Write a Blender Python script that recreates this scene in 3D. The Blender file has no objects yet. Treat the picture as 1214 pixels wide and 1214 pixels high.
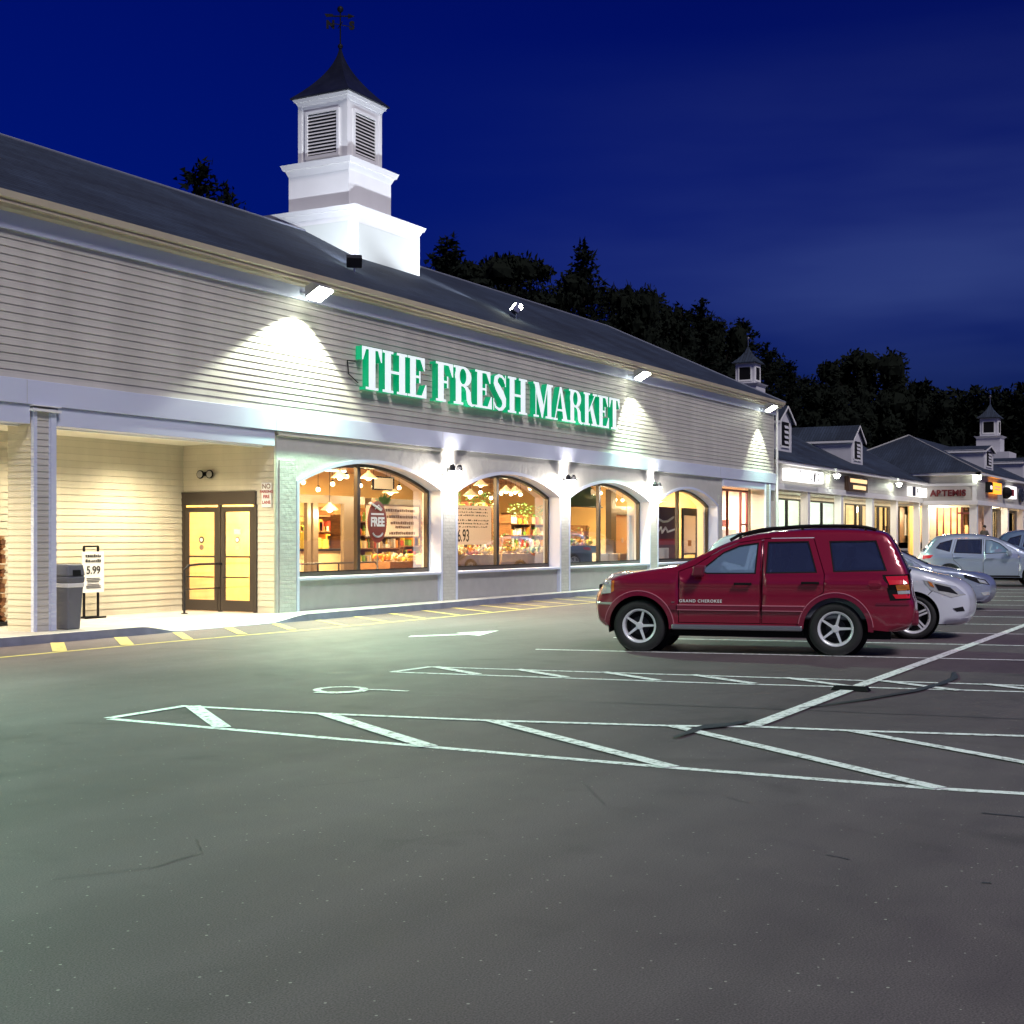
import bpy, bmesh, math, random
from mathutils import Vector, Matrix, geometry, noise
R = math.radians
random.seed(7)
C = bpy.context.scene.collection
sc = bpy.context.scene

# ------------------------------------------------------------------ materials
def mat(name, col, rough=.6, metal=0, emit=None, es=0, noise_amt=0, noise_scale=3, bump=0, bump_scale=30, coat=0, spec=None, stretch=None):
    m = bpy.data.materials.new(name); m.use_nodes = True
    nt = m.node_tree; b = nt.nodes['Principled BSDF']
    b.inputs['Base Color'].default_value = (*col, 1); b.inputs['Roughness'].default_value = rough
    b.inputs['Metallic'].default_value = metal
    if coat: b.inputs['Coat Weight'].default_value = coat; b.inputs['Coat Roughness'].default_value = .06
    if spec is not None: b.inputs['Specular IOR Level'].default_value = spec
    if emit:
        b.inputs['Emission Color'].default_value = (*emit, 1); b.inputs['Emission Strength'].default_value = es
    if noise_amt or bump:
        tc = nt.nodes.new('ShaderNodeTexCoord'); mp = nt.nodes.new('ShaderNodeMapping')
        nt.links.new(tc.outputs['Object'], mp.inputs['Vector'])
        if stretch: mp.inputs['Scale'].default_value = stretch
    if noise_amt:
        n = nt.nodes.new('ShaderNodeTexNoise'); n.inputs['Scale'].default_value = noise_scale; n.inputs['Detail'].default_value = 6
        nt.links.new(mp.outputs[0], n.inputs['Vector'])
        r = nt.nodes.new('ShaderNodeValToRGB')
        r.color_ramp.elements[0].position = .3; r.color_ramp.elements[1].position = .7
        r.color_ramp.elements[0].color = (*[c * (1 - noise_amt) for c in col], 1)
        r.color_ramp.elements[1].color = (*[min(1, c * (1 + noise_amt)) for c in col], 1)
        nt.links.new(n.outputs['Fac'], r.inputs['Fac']); nt.links.new(r.outputs['Color'], b.inputs['Base Color'])
    if bump:
        n2 = nt.nodes.new('ShaderNodeTexNoise'); n2.inputs['Scale'].default_value = bump_scale; n2.inputs['Detail'].default_value = 5
        nt.links.new(mp.outputs[0], n2.inputs['Vector'])
        bp = nt.nodes.new('ShaderNodeBump'); bp.inputs['Strength'].default_value = bump; bp.inputs['Distance'].default_value = .02
        nt.links.new(n2.outputs['Fac'], bp.inputs['Height']); nt.links.new(bp.outputs['Normal'], b.inputs['Normal'])
    return m

def glass(name, tint=(1, 1, 1), refl=.12, rough=.02, painted_refl=None):
    m = bpy.data.materials.new(name); m.use_nodes = True; nt = m.node_tree
    nt.nodes.clear(); o = nt.nodes.new('ShaderNodeOutputMaterial')
    t = nt.nodes.new('ShaderNodeBsdfTransparent'); t.inputs['Color'].default_value = (*tint, 1)
    g = nt.nodes.new('ShaderNodeBsdfGlossy'); g.inputs['Roughness'].default_value = rough
    l = nt.nodes.new('ShaderNodeLayerWeight'); l.inputs['Blend'].default_value = .35
    mp = nt.nodes.new('ShaderNodeMapRange'); mp.inputs['To Min'].default_value = refl * .4; mp.inputs['To Max'].default_value = min(1, refl * 5)
    nt.links.new(l.outputs['Fresnel'], mp.inputs['Value'])
    x = nt.nodes.new('ShaderNodeMixShader')
    nt.links.new(mp.outputs[0], x.inputs['Fac']); nt.links.new(t.outputs[0], x.inputs[1]); nt.links.new(g.outputs[0], x.inputs[2])
    if painted_refl:  # diffuse colour mixed in as a painted reflection on the pane
        df = nt.nodes.new('ShaderNodeBsdfDiffuse'); df.inputs['Color'].default_value = (*painted_refl[0], 1); y = nt.nodes.new('ShaderNodeMixShader'); y.inputs['Fac'].default_value = painted_refl[1]
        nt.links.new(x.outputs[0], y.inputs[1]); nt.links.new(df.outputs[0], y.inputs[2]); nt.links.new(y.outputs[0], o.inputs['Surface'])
    else: nt.links.new(x.outputs[0], o.inputs['Surface'])
    return m

def brick_mat(name, col, mortar, sx=.22, sz=.075, bump=.5, bumps=8):
    m = mat(name, col, .65); nt = m.node_tree; b = nt.nodes['Principled BSDF']
    tc = nt.nodes.new('ShaderNodeTexCoord'); sp = nt.nodes.new('ShaderNodeSeparateXYZ'); nt.links.new(tc.outputs['Object'], sp.inputs[0])
    ad = nt.nodes.new('ShaderNodeMath'); ad.operation = 'ADD'; nt.links.new(sp.outputs[0], ad.inputs[0]); nt.links.new(sp.outputs[1], ad.inputs[1])
    cb = nt.nodes.new('ShaderNodeCombineXYZ'); nt.links.new(ad.outputs[0], cb.inputs[0]); nt.links.new(sp.outputs[2], cb.inputs[1])
    br = nt.nodes.new('ShaderNodeTexBrick'); nt.links.new(cb.outputs[0], br.inputs['Vector'])
    br.inputs['Scale'].default_value = 1; br.inputs['Brick Width'].default_value = sx; br.inputs['Row Height'].default_value = sz
    br.inputs['Mortar Size'].default_value = .006; br.inputs['Color1'].default_value = (*col, 1)
    br.inputs['Color2'].default_value = (*[c * .9 for c in col], 1); br.inputs['Mortar'].default_value = (*mortar, 1)
    nt.links.new(br.outputs['Color'], b.inputs['Base Color'])
    n = nt.nodes.new('ShaderNodeTexNoise'); n.inputs['Scale'].default_value = bumps; n.inputs['Detail'].default_value = 4
    nt.links.new(tc.outputs['Object'], n.inputs['Vector'])
    mx = nt.nodes.new('ShaderNodeMath'); mx.operation = 'SUBTRACT'; nt.links.new(n.outputs['Fac'], mx.inputs[0]); nt.links.new(br.outputs['Fac'], mx.inputs[1])
    bp = nt.nodes.new('ShaderNodeBump'); bp.inputs['Strength'].default_value = bump; bp.inputs['Distance'].default_value = .03
    nt.links.new(mx.outputs[0], bp.inputs['Height']); nt.links.new(bp.outputs['Normal'], b.inputs['Normal'])
    return m

M = {}
def sidingm(name, col):
    m = mat(name, col, .5); nt = m.node_tree; b = nt.nodes['Principled BSDF']; L = nt.links.new; N = nt.nodes.new
    tc = N('ShaderNodeTexCoord'); mp = N('ShaderNodeMapping'); mp.inputs['Scale'].default_value = (2.2, 2.2, .35); L(tc.outputs['Object'], mp.inputs[0])
    n = N('ShaderNodeTexNoise'); n.inputs['Scale'].default_value = 1; n.inputs['Detail'].default_value = 6; L(mp.outputs[0], n.inputs['Vector'])
    r = N('ShaderNodeMapRange'); r.inputs['From Min'].default_value = .3; r.inputs['From Max'].default_value = .7; r.inputs['To Min'].default_value = .88; r.inputs['To Max'].default_value = 1.07; L(n.outputs['Fac'], r.inputs['Value'])
    sp = N('ShaderNodeSeparateXYZ'); L(tc.outputs['Object'], sp.inputs[0]); ad = N('ShaderNodeMath'); ad.operation = 'ADD'; L(sp.outputs[0], ad.inputs[0]); L(sp.outputs[1], ad.inputs[1])
    cb = N('ShaderNodeCombineXYZ'); L(ad.outputs[0], cb.inputs[0]); L(sp.outputs[2], cb.inputs[1])
    br = N('ShaderNodeTexBrick'); br.inputs['Scale'].default_value = 1; br.inputs['Brick Width'].default_value = 3.66; br.inputs['Row Height'].default_value = .125; br.inputs['Mortar Size'].default_value = .004; br.inputs['Mortar Smooth'].default_value = 0
    br.inputs['Color1'].default_value = (1, 1, 1, 1); br.inputs['Color2'].default_value = (.93, .93, .93, 1); br.inputs['Mortar'].default_value = (.8, .8, .8, 1); br.offset = .37; L(cb.outputs[0], br.inputs['Vector'])
    m1 = N('ShaderNodeMix'); m1.data_type = 'RGBA'; m1.blend_type = 'MULTIPLY'; m1.inputs['Factor'].default_value = 1; L(br.outputs['Color'], m1.inputs['A']); L(r.outputs[0], m1.inputs['B'])
    m2 = N('ShaderNodeMix'); m2.data_type = 'RGBA'; m2.blend_type = 'MULTIPLY'; m2.inputs['Factor'].default_value = 1; m2.inputs['A'].default_value = (*col, 1); L(m1.outputs['Result'], m2.inputs['B']); L(m2.outputs['Result'], b.inputs['Base Color'])
    return m
M['siding'] = sidingm('siding', (.53, .51, .47))
M['siding_cream'] = sidingm('siding_cream', (.60, .55, .43))
M['trim'] = mat('trim', (.56, .60, .76), .42, noise_amt=.03, noise_scale=.8)
M['trim_tan'] = mat('trim_tan', (.50, .44, .34), .35, noise_amt=.05)
M['white'] = mat('white_paint', (.8, .8, .8), .45, noise_amt=.03, noise_scale=2)
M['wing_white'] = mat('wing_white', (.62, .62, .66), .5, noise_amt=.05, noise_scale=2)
M['brick'] = brick_mat('painted_brick', (.50, .50, .48), (.42, .42, .41))
M['rough'] = mat('painted_render', (.50, .49, .47), .6, bump=1, bump_scale=4, noise_amt=.05)
M['panel'] = mat('panel', (.40, .40, .40), .5, noise_amt=.05, noise_scale=4)
M['soffit'] = mat('soffit', (.75, .72, .62), .6)
M['bronze'] = mat('bronze_frame', (.07, .055, .045), .35, metal=.4)
M['black'] = mat('black', (.006, .006, .007), .6, spec=.2)
M['darkmetal'] = mat('dark_metal', (.03, .03, .035), .4, metal=.6)
M['steel'] = mat('steel', (.5, .5, .52), .3, metal=.9)
M['glass'] = glass('window_glass', (.97, .98, .97), .09)
M['concrete'] = mat('concrete', (.42, .40, .37), .8, noise_amt=.12, noise_scale=4, bump=.3, bump_scale=60)
M['kerb'] = mat('kerb_stone', (.17, .18, .25), .75, noise_amt=.2, noise_scale=3, bump=.3, bump_scale=50)
M['capw'] = mat('worn_white_paint', (.62, .62, .60), .6, noise_amt=.15, noise_scale=6)
def worn(name, col, lo, scale=9):
    m = mat(name, col, .6); nt = m.node_tree; b = nt.nodes['Principled BSDF']
    tc = nt.nodes.new('ShaderNodeTexCoord'); n = nt.nodes.new('ShaderNodeTexNoise'); n.inputs['Scale'].default_value = scale; n.inputs['Detail'].default_value = 10
    n.inputs['Roughness'].default_value = .7
    nt.links.new(tc.outputs['Object'], n.inputs['Vector'])
    r = nt.nodes.new('ShaderNodeValToRGB'); r.color_ramp.elements[0].position = .36; r.color_ramp.elements[1].position = .5
    r.color_ramp.elements[0].color = (*lo, 1); r.color_ramp.elements[1].color = (*col, 1)
    nt.links.new(n.outputs['Fac'], r.inputs['Fac']); nt.links.new(r.outputs['Color'], b.inputs['Base Color'])
    return m
M['line'] = worn('line_paint', (.88, .89, .92), (.20, .20, .20), 14)
M['yellow'] = worn('yellow_paint', (.62, .50, .14), (.3, .27, .13))
M['patch'] = mat('crack_sealer', (.042, .046, .05), .5, noise_amt=.2, noise_scale=8)

def shingle():
    m = mat('shingles', (.055, .065, .085), .75); nt = m.node_tree; b = nt.nodes['Principled BSDF']
    tc = nt.nodes.new('ShaderNodeTexCoord')
    mp = nt.nodes.new('ShaderNodeMapping'); mp.inputs['Scale'].default_value = (1, 1.0, 1)
    nt.links.new(tc.outputs['Object'], mp.inputs['Vector'])
    br = nt.nodes.new('ShaderNodeTexBrick'); br.inputs['Scale'].default_value = 1
    br.inputs['Brick Width'].default_value = .9; br.inputs['Row Height'].default_value = .14; br.inputs['Mortar Size'].default_value = .014
    br.inputs['Color1'].default_value = (.030, .046, .076, 1); br.inputs['Color2'].default_value = (.019, .030, .052, 1); br.inputs['Mortar'].default_value = (.006, .010, .020, 1)
    nt.links.new(mp.outputs[0], br.inputs['Vector'])
    n = nt.nodes.new('ShaderNodeTexNoise'); n.inputs['Scale'].default_value = .5; n.inputs['Detail'].default_value = 5
    nt.links.new(tc.outputs['Object'], n.inputs['Vector'])
    mr = nt.nodes.new('ShaderNodeMapRange'); mr.inputs['From Min'].default_value = .3; mr.inputs['From Max'].default_value = .7; mr.inputs['To Min'].default_value = .6; mr.inputs['To Max'].default_value = 1.4; nt.links.new(n.outputs['Fac'], mr.inputs['Value'])
    mx = nt.nodes.new('ShaderNodeMix'); mx.data_type = 'RGBA'; mx.blend_type = 'MULTIPLY'; mx.inputs['Factor'].default_value = 1
    nt.links.new(br.outputs['Color'], mx.inputs['A']); nt.links.new(mr.outputs[0], mx.inputs['B']); nt.links.new(mx.outputs['Result'], b.inputs['Base Color'])
    bp = nt.nodes.new('ShaderNodeBump'); bp.inputs['Strength'].default_value = .4; bp.inputs['Distance'].default_value = .01
    nt.links.new(br.outputs['Fac'], bp.inputs['Height']); bp.invert = True; nt.links.new(bp.outputs['Normal'], b.inputs['Normal'])
    return m
M['shingle'] = shingle()

def asphalt():
    m = mat('asphalt', (.1, .1, .1), .7); nt = m.node_tree; b = nt.nodes['Principled BSDF']
    L = nt.links.new; N = nt.nodes.new
    tc = N('ShaderNodeTexCoord')
    n1 = N('ShaderNodeTexNoise'); n1.inputs['Scale'].default_value = .16; n1.inputs['Detail'].default_value = 4; n1.inputs['Distortion'].default_value = .5
    n2 = N('ShaderNodeTexNoise'); n2.inputs['Scale'].default_value = 3; n2.inputs['Detail'].default_value = 9
    n3 = N('ShaderNodeTexNoise'); n3.inputs['Scale'].default_value = 120; n3.inputs['Detail'].default_value = 2
    for n in (n1, n2, n3): L(tc.outputs['Object'], n.inputs['Vector'])
    r = N('ShaderNodeValToRGB'); r.color_ramp.elements[0].color = (.090, .067, .078, 1); r.color_ramp.elements[1].color = (.124, .098, .110, 1)
    r.color_ramp.elements[0].position = .35; r.color_ramp.elements[1].position = .65
    L(n1.outputs['Fac'], r.inputs['Fac'])
    mr = N('ShaderNodeMapRange'); mr.inputs['To Min'].default_value = .84; mr.inputs['To Max'].default_value = 1.16; L(n2.outputs['Fac'], mr.inputs['Value'])
    mr3 = N('ShaderNodeMapRange'); mr3.inputs['From Min'].default_value = .3; mr3.inputs['From Max'].default_value = .7; mr3.inputs['To Min'].default_value = .55; mr3.inputs['To Max'].default_value = 1.45; L(n3.outputs['Fac'], mr3.inputs['Value'])
    mu = N('ShaderNodeMath'); mu.operation = 'MULTIPLY'; L(mr.outputs[0], mu.inputs[0]); L(mr3.outputs[0], mu.inputs[1])
    mx = N('ShaderNodeMix'); mx.data_type = 'RGBA'; mx.blend_type = 'MULTIPLY'; mx.inputs['Factor'].default_value = 1
    L(r.outputs['Color'], mx.inputs['A']); L(mu.outputs[0], mx.inputs['B'])
    # pale stone flecks
    v = N('ShaderNodeTexVoronoi'); v.voronoi_dimensions = '2D'; v.inputs['Scale'].default_value = 9; L(tc.outputs['Object'], v.inputs['Vector'])
    sr = N('ShaderNodeSeparateColor'); L(v.outputs['Color'], sr.inputs[0])
    rs = N('ShaderNodeMapRange'); rs.inputs['To Min'].default_value = .015; rs.inputs['To Max'].default_value = .06; L(sr.outputs[1], rs.inputs['Value'])
    lt = N('ShaderNodeMath'); lt.operation = 'LESS_THAN'; L(rs.outputs[0], lt.inputs[1]); L(v.outputs['Distance'], lt.inputs[0])
    gt = N('ShaderNodeMath'); gt.operation = 'GREATER_THAN'; gt.inputs[1].default_value = .74; L(sr.outputs[0], gt.inputs[0])
    an = N('ShaderNodeMath'); an.operation = 'MULTIPLY'; L(lt.outputs[0], an.inputs[0]); L(gt.outputs[0], an.inputs[1])
    m2 = N('ShaderNodeMix'); m2.data_type = 'RGBA'; L(an.outputs[0], m2.inputs['Factor']); L(mx.outputs['Result'], m2.inputs['A']); m2.inputs['B'].default_value = (.38, .36, .33, 1)
    # fine cracks
    v2 = N('ShaderNodeTexVoronoi'); v2.feature = 'DISTANCE_TO_EDGE'; v2.inputs['Scale'].default_value = .22
    nn = N('ShaderNodeTexNoise'); nn.inputs['Scale'].default_value = 1.2; nn.inputs['Detail'].default_value = 8; L(tc.outputs['Object'], nn.inputs['Vector'])
    va = N('ShaderNodeMix'); va.data_type = 'RGBA'; va.inputs['Factor'].default_value = .35; L(tc.outputs['Object'], va.inputs['A']); L(nn.outputs['Color'], va.inputs['B']); L(va.outputs['Result'], v2.inputs['Vector'])
    lc = N('ShaderNodeMath'); lc.operation = 'LESS_THAN'; lc.inputs[1].default_value = .0004; L(v2.outputs['Distance'], lc.inputs[0])
    ng = N('ShaderNodeMath'); ng.operation = 'GREATER_THAN'; ng.inputs[1].default_value = .54; L(n1.outputs['Fac'], ng.inputs[0])
    lm = N('ShaderNodeMath'); lm.operation = 'MULTIPLY'; L(lc.outputs[0], lm.inputs[0]); L(ng.outputs[0], lm.inputs[1])
    m3 = N('ShaderNodeMix'); m3.data_type = 'RGBA'; L(lm.outputs[0], m3.inputs['Factor']); L(m2.outputs['Result'], m3.inputs['A']); m3.inputs['B'].default_value = (.03, .03, .032, 1)
    # oil and tyre stains
    n5 = N('ShaderNodeTexNoise'); n5.inputs['Scale'].default_value = .75; n5.inputs['Detail'].default_value = 7; n5.inputs['Distortion'].default_value = 1.2; L(tc.outputs['Object'], n5.inputs['Vector'])
    r5 = N('ShaderNodeValToRGB'); r5.color_ramp.elements[0].position = .60; r5.color_ramp.elements[0].color = (1, 1, 1, 1); r5.color_ramp.elements[1].position = .78; r5.color_ramp.elements[1].color = (.62, .62, .62, 1); L(n5.outputs['Fac'], r5.inputs['Fac'])
    mpt = N('ShaderNodeMapping'); mpt.inputs['Scale'].default_value = (.05, 1.3, 1); mpt.inputs['Rotation'].default_value = (0, 0, R(3)); L(tc.outputs['Object'], mpt.inputs['Vector'])
    n6 = N('ShaderNodeTexNoise'); n6.inputs['Scale'].default_value = 1; n6.inputs['Detail'].default_value = 5; L(mpt.outputs[0], n6.inputs['Vector'])
    r6 = N('ShaderNodeMapRange'); r6.inputs['From Min'].default_value = .35; r6.inputs['From Max'].default_value = .65; r6.inputs['To Min'].default_value = .88; r6.inputs['To Max'].default_value = 1.08; L(n6.outputs['Fac'], r6.inputs['Value'])
    m5 = N('ShaderNodeMix'); m5.data_type = 'RGBA'; m5.blend_type = 'MULTIPLY'; m5.inputs['Factor'].default_value = 1; L(m3.outputs['Result'], m5.inputs['A']); L(r5.outputs['Color'], m5.inputs['B'])
    m6 = N('ShaderNodeMix'); m6.data_type = 'RGBA'; m6.blend_type = 'MULTIPLY'; m6.inputs['Factor'].default_value = 1; L(m5.outputs['Result'], m6.inputs['A']); L(r6.outputs[0], m6.inputs['B'])
    L(m6.outputs['Result'], b.inputs['Base Color'])
    bp = N('ShaderNodeBump'); bp.inputs['Strength'].default_value = .35; bp.inputs['Distance'].default_value = .006; L(n3.outputs['Fac'], bp.inputs['Height']); L(bp.outputs['Normal'], b.inputs['Normal'])
    rr = N('ShaderNodeMapRange'); rr.inputs['To Min'].default_value = .55; rr.inputs['To Max'].default_value = .85; L(n2.outputs['Fac'], rr.inputs['Value']); L(rr.outputs[0], b.inputs['Roughness'])
    return m
M['asphalt'] = asphalt()
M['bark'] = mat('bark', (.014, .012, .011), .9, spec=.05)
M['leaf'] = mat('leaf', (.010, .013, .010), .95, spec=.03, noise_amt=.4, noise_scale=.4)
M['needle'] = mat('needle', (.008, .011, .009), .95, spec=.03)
M['plant'] = mat('plant_leaf', (.09, .22, .05), .5)
M['inwall'] = mat('interior_wall', (.85, .62, .28), .7, noise_amt=.08, noise_scale=1)
M['inwall2'] = mat('interior_orange_wall', (.80, .55, .22), .7, noise_amt=.1, noise_scale=1)
M['infloor'] = mat('interior_floor', (.35, .22, .12), .4, noise_amt=.2)
M['wood'] = mat('wood', (.26, .12, .045), .5, noise_amt=.3, noise_scale=6, stretch=(1, 1, 6))
M['lightwood'] = mat('pale_wood', (.55, .36, .17), .5, noise_amt=.2, noise_scale=6)
M['card'] = mat('card', (.6, .45, .28), .7)
M['paper'] = mat('paper', (.78, .77, .74), .7)
M['paper2'] = mat('poster_paper', (.74, .66, .62), .7)
def translucent(name, col, amt=.6):
    m = mat(name, col, .7); nt = m.node_tree; b = nt.nodes['Principled BSDF']; o = nt.nodes['Material Output']
    t = nt.nodes.new('ShaderNodeBsdfTranslucent'); t.inputs['Color'].default_value = (*col, 1); x = nt.nodes.new('ShaderNodeMixShader'); x.inputs['Fac'].default_value = amt
    nt.links.new(b.outputs[0], x.inputs[1]); nt.links.new(t.outputs[0], x.inputs[2]); nt.links.new(x.outputs[0], o.inputs['Surface']); return m
M['backlit'] = translucent('backlit_paper', (.85, .78, .72))
M['ink'] = mat('ink', (.02, .02, .02), .6)
M['ink2'] = mat('brown_ink', (.28, .17, .12), .6)
M['red_ink'] = mat('red_ink', (.35, .02, .03), .5)
M['oval'] = mat('brown_oval', (.22, .035, .02), .5)
M['green'] = mat('green_awning', (.05, .16, .06), .6)
M['maroon'] = mat('maroon_cabinet', (.10, .02, .03), .35)
M['bluegrey'] = mat('bluegrey_bin', (.05, .07, .12), .5)
M['trash'] = mat('grey_plastic', (.13, .135, .16), .55, noise_amt=.05)
M['bag'] = mat('bin_liner', (.8, .8, .82), .4)
M['warm'] = mat('warm_lamp', (1, .9, .7), .5, emit=(1, .78, .42), es=14)
M['tube'] = mat('lamp_tube', (1, .95, .8), .5, emit=(1, .86, .6), es=9)
M['flood'] = mat('flood_lens', (1, 1, 1), .3, emit=(.93, 1, .80), es=40)
M['lampw'] = mat('lamp_globe', (1, 1, 1), .3, emit=(1, .95, .84), es=110)
M['shade'] = mat('lamp_shade', (.7, .5, .25), .4, emit=(1, .75, .4), es=.8)
M['letter_face'] = mat('letter_face', (.8, .85, .85), .4, emit=(.80, .93, .95), es=.5)
M['letter_side'] = mat('letter_return', (0, .30, .14), .4, emit=(0, .55, .22), es=.3)
M['grass'] = M['plant']
M['produce'] = [mat('fruit_%s' % n, c, .5) for n, c in (('red', (.5, .06, .03)), ('orange', (.75, .28, .03)), ('yellow', (.8, .6, .1)), ('green', (.2, .4, .05)), ('cream', (.8, .68, .45)))]

# ------------------------------------------------------------------ mesh helpers
class MB:
    def __init__(s): s.v = []; s.f = []; s.sm = False
    def add(s, vs, fs):
        n = len(s.v); s.v += [tuple(v) for v in vs]; s.f += [tuple(i + n for i in f) for f in fs]; return s
    def box(s, x0, x1, y0, y1, z0, z1):
        return s.add([(x0, y0, z0), (x1, y0, z0), (x1, y1, z0), (x0, y1, z0), (x0, y0, z1), (x1, y0, z1), (x1, y1, z1), (x0, y1, z1)],
                     [(0, 3, 2, 1), (4, 5, 6, 7), (0, 1, 5, 4), (1, 2, 6, 5), (2, 3, 7, 6), (3, 0, 4, 7)])
    def quad(s, a, b, c, d): return s.add([a, b, c, d], [(0, 1, 2, 3)])
    def poly(s, pts): return s.add(pts, [tuple(range(len(pts)))])
    def prism(s, pts, d):     # planar polygon pts, extruded by vector d
        n = len(pts); d = Vector(d); p = [Vector(q) for q in pts]
        return s.add(p + [q + d for q in p], [tuple(range(n))[::-1], tuple(range(n, 2 * n))] + [(i, (i + 1) % n, n + (i + 1) % n, n + i) for i in range(n)])
    def frustum(s, cx, cy, z0, w0, d0, z1, w1, d1):
        return s.add([(cx - w0, cy - d0, z0), (cx + w0, cy - d0, z0), (cx + w0, cy + d0, z0), (cx - w0, cy + d0, z0),
                      (cx - w1, cy - d1, z1), (cx + w1, cy - d1, z1), (cx + w1, cy + d1, z1), (cx - w1, cy + d1, z1)],
                     [(0, 3, 2, 1), (4, 5, 6, 7), (0, 1, 5, 4), (1, 2, 6, 5), (2, 3, 7, 6), (3, 0, 4, 7)])
    def cyl(s, a, b, r0, r1=None, n=12):
        if r1 is None: r1 = r0
        a = Vector(a); b = Vector(b); d = (b - a).normalized()
        u = d.orthogonal().normalized(); w = d.cross(u)
        vs = [a + (u * math.cos(t) + w * math.sin(t)) * r0 for t in [2 * math.pi * i / n for i in range(n)]]
        vs += [b + (u * math.cos(t) + w * math.sin(t)) * r1 for t in [2 * math.pi * i / n for i in range(n)]]
        return s.add(vs, [tuple(range(n))[::-1], tuple(range(n, 2 * n))] + [(i, (i + 1) % n, n + (i + 1) % n, n + i) for i in range(n)])
    def tube(s, pts, r, n=8):
        for a, b in zip(pts, pts[1:]): s.cyl(a, b, r, n=n)
        for p in pts[1:-1]: s.ball(p, r, 6, 4)
        return s
    def ball(s, c, r, n=12, m=8, sz=1):
        vs = []; fs = []
        for j in range(m + 1):
            ph = math.pi * j / m
            for i in range(n):
                t = 2 * math.pi * i / n
                vs.append((c[0] + r * math.sin(ph) * math.cos(t), c[1] + r * math.sin(ph) * math.sin(t), c[2] + r * sz * math.cos(ph)))
        for j in range(m):
            for i in range(n): fs.append((j * n + i, (j + 1) * n + i, (j + 1) * n + (i + 1) % n, j * n + (i + 1) % n))
        return s.add(vs, fs)
    def lathe(s, prof, c=(0, 0, 0), axis='z', n=32):   # prof: list of (r, h)
        vs = []
        for (r, h) in prof:
            for i in range(n):
                t = 2 * math.pi * i / n; a, b = r * math.cos(t), r * math.sin(t)
                p = (a, b, h) if axis == 'z' else ((a, h, b) if axis == 'y' else (h, a, b))
                vs.append((c[0] + p[0], c[1] + p[1], c[2] + p[2]))
        fs = []
        for j in range(len(prof) - 1):
            for i in range(n): fs.append((j * n + i, j * n + (i + 1) % n, (j + 1) * n + (i + 1) % n, (j + 1) * n + i))
        return s.add(vs, fs)
    def build(s, name, m, parent=None, smooth=False, bevel=0, auto=None):
        me = bpy.data.meshes.new(name); me.from_pydata(s.v, [], s.f); me.update()
        bm = bmesh.new(); bm.from_mesh(me); bmesh.ops.recalc_face_normals(bm, faces=bm.faces); bm.to_mesh(me); bm.free()
        return link(name, me, m, parent, smooth, bevel)
def link(name, me, m, parent=None, smooth=False, bevel=0):
    me.materials.clear()
    for mm in (m if isinstance(m, (list, tuple)) else [m]): me.materials.append(mm)
    if smooth: me.polygons.foreach_set('use_smooth', [True] * len(me.polygons))
    o = bpy.data.objects.new(name, me); C.objects.link(o)
    if parent is not None: par(o, parent)
    if bevel:
        bv = o.modifiers.new('bevel', 'BEVEL'); bv.width = bevel; bv.segments = 2; bv.limit_method = 'ANGLE'
    return o
def rootloc(p):
    v = Vector(p.location)
    while p.parent: p = p.parent; v += Vector(p.location)
    return v
WORLD = True
def par(o, p):      # static things are modelled in world coordinates; local ones have roots at the origin while built
    off = rootloc(p); o.parent = p; o.location = Vector((0, 0, 0)) - off if o.location.length == 0 else o.location
def tag(o, label=None, cat=None, group=None, kind=None):
    if label: o['label'] = label
    if cat: o['category'] = cat
    if group: o['group'] = group
    if kind: o['kind'] = kind
    return o
def thing(name, label, cat, loc=(0, 0, 0), group=None):
    o = bpy.data.objects.new(name, None); C.objects.link(o); o.location = loc; o.empty_display_size = .2
    return tag(o, label, cat, group)
def kids(o): return [c for c in bpy.data.objects if c.parent == o]
def copy_tree(o, parent=None):
    ch = kids(o); c = o.copy(); C.objects.link(c)
    if parent: c.parent = parent
    for k in ch: copy_tree(k, c)
    return c
def inpoly(x, y, P):
    c = False; n = len(P); j = n - 1
    for i in range(n):
        xi, yi = P[i]; xj, yj = P[j]
        if (yi > y) != (yj > y) and x < (xj - xi) * (y - yi) / (yj - yi) + xi: c = not c
        j = i
    return c
def cdt(polys, pts=()):
    vs = []; es = []
    for P in polys:
        n = len(vs); vs += [Vector(p) for p in P]; es += [(n + i, n + (i + 1) % len(P)) for i in range(len(P))]
    vs += [Vector(p) for p in pts]
    r = geometry.delaunay_2d_cdt(vs, es, [], 0, 1e-5)
    return r[0], [tuple(f) for f in r[2]]
def shape2d(pos, neg=()):
    """Triangulated union of the polygons in pos minus the ones in neg."""
    V, F = cdt(list(pos) + list(neg)); out = []
    for f in F:
        x = sum(V[i].x for i in f) / 3; y = sum(V[i].y for i in f) / 3
        if any(inpoly(x, y, P) for P in pos) and not any(inpoly(x, y, P) for P in neg): out.append(f)
    return V, out
def extrude2d(V, F, fn, d0, d1):
    """fn(x,y,d) -> 3D. Returns (front, sides) MBs; front at d0."""
    used = sorted({i for f in F for i in f}); mp = {u: k for k, u in enumerate(used)}
    fr = MB(); fr.add([fn(V[i].x, V[i].y, d0) for i in used], [tuple(mp[i] for i in f) for f in F])
    ed = {}
    for f in F:
        for a, b in zip(f, f[1:] + f[:1]):
            ed[(min(a, b), max(a, b))] = ed.get((min(a, b), max(a, b)), 0) + 1
    sd = MB()
    for (a, b), n in ed.items():
        if n == 1: sd.quad(fn(V[a].x, V[a].y, d0), fn(V[b].x, V[b].y, d0), fn(V[b].x, V[b].y, d1), fn(V[a].x, V[a].y, d1))
    return fr, sd
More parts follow.
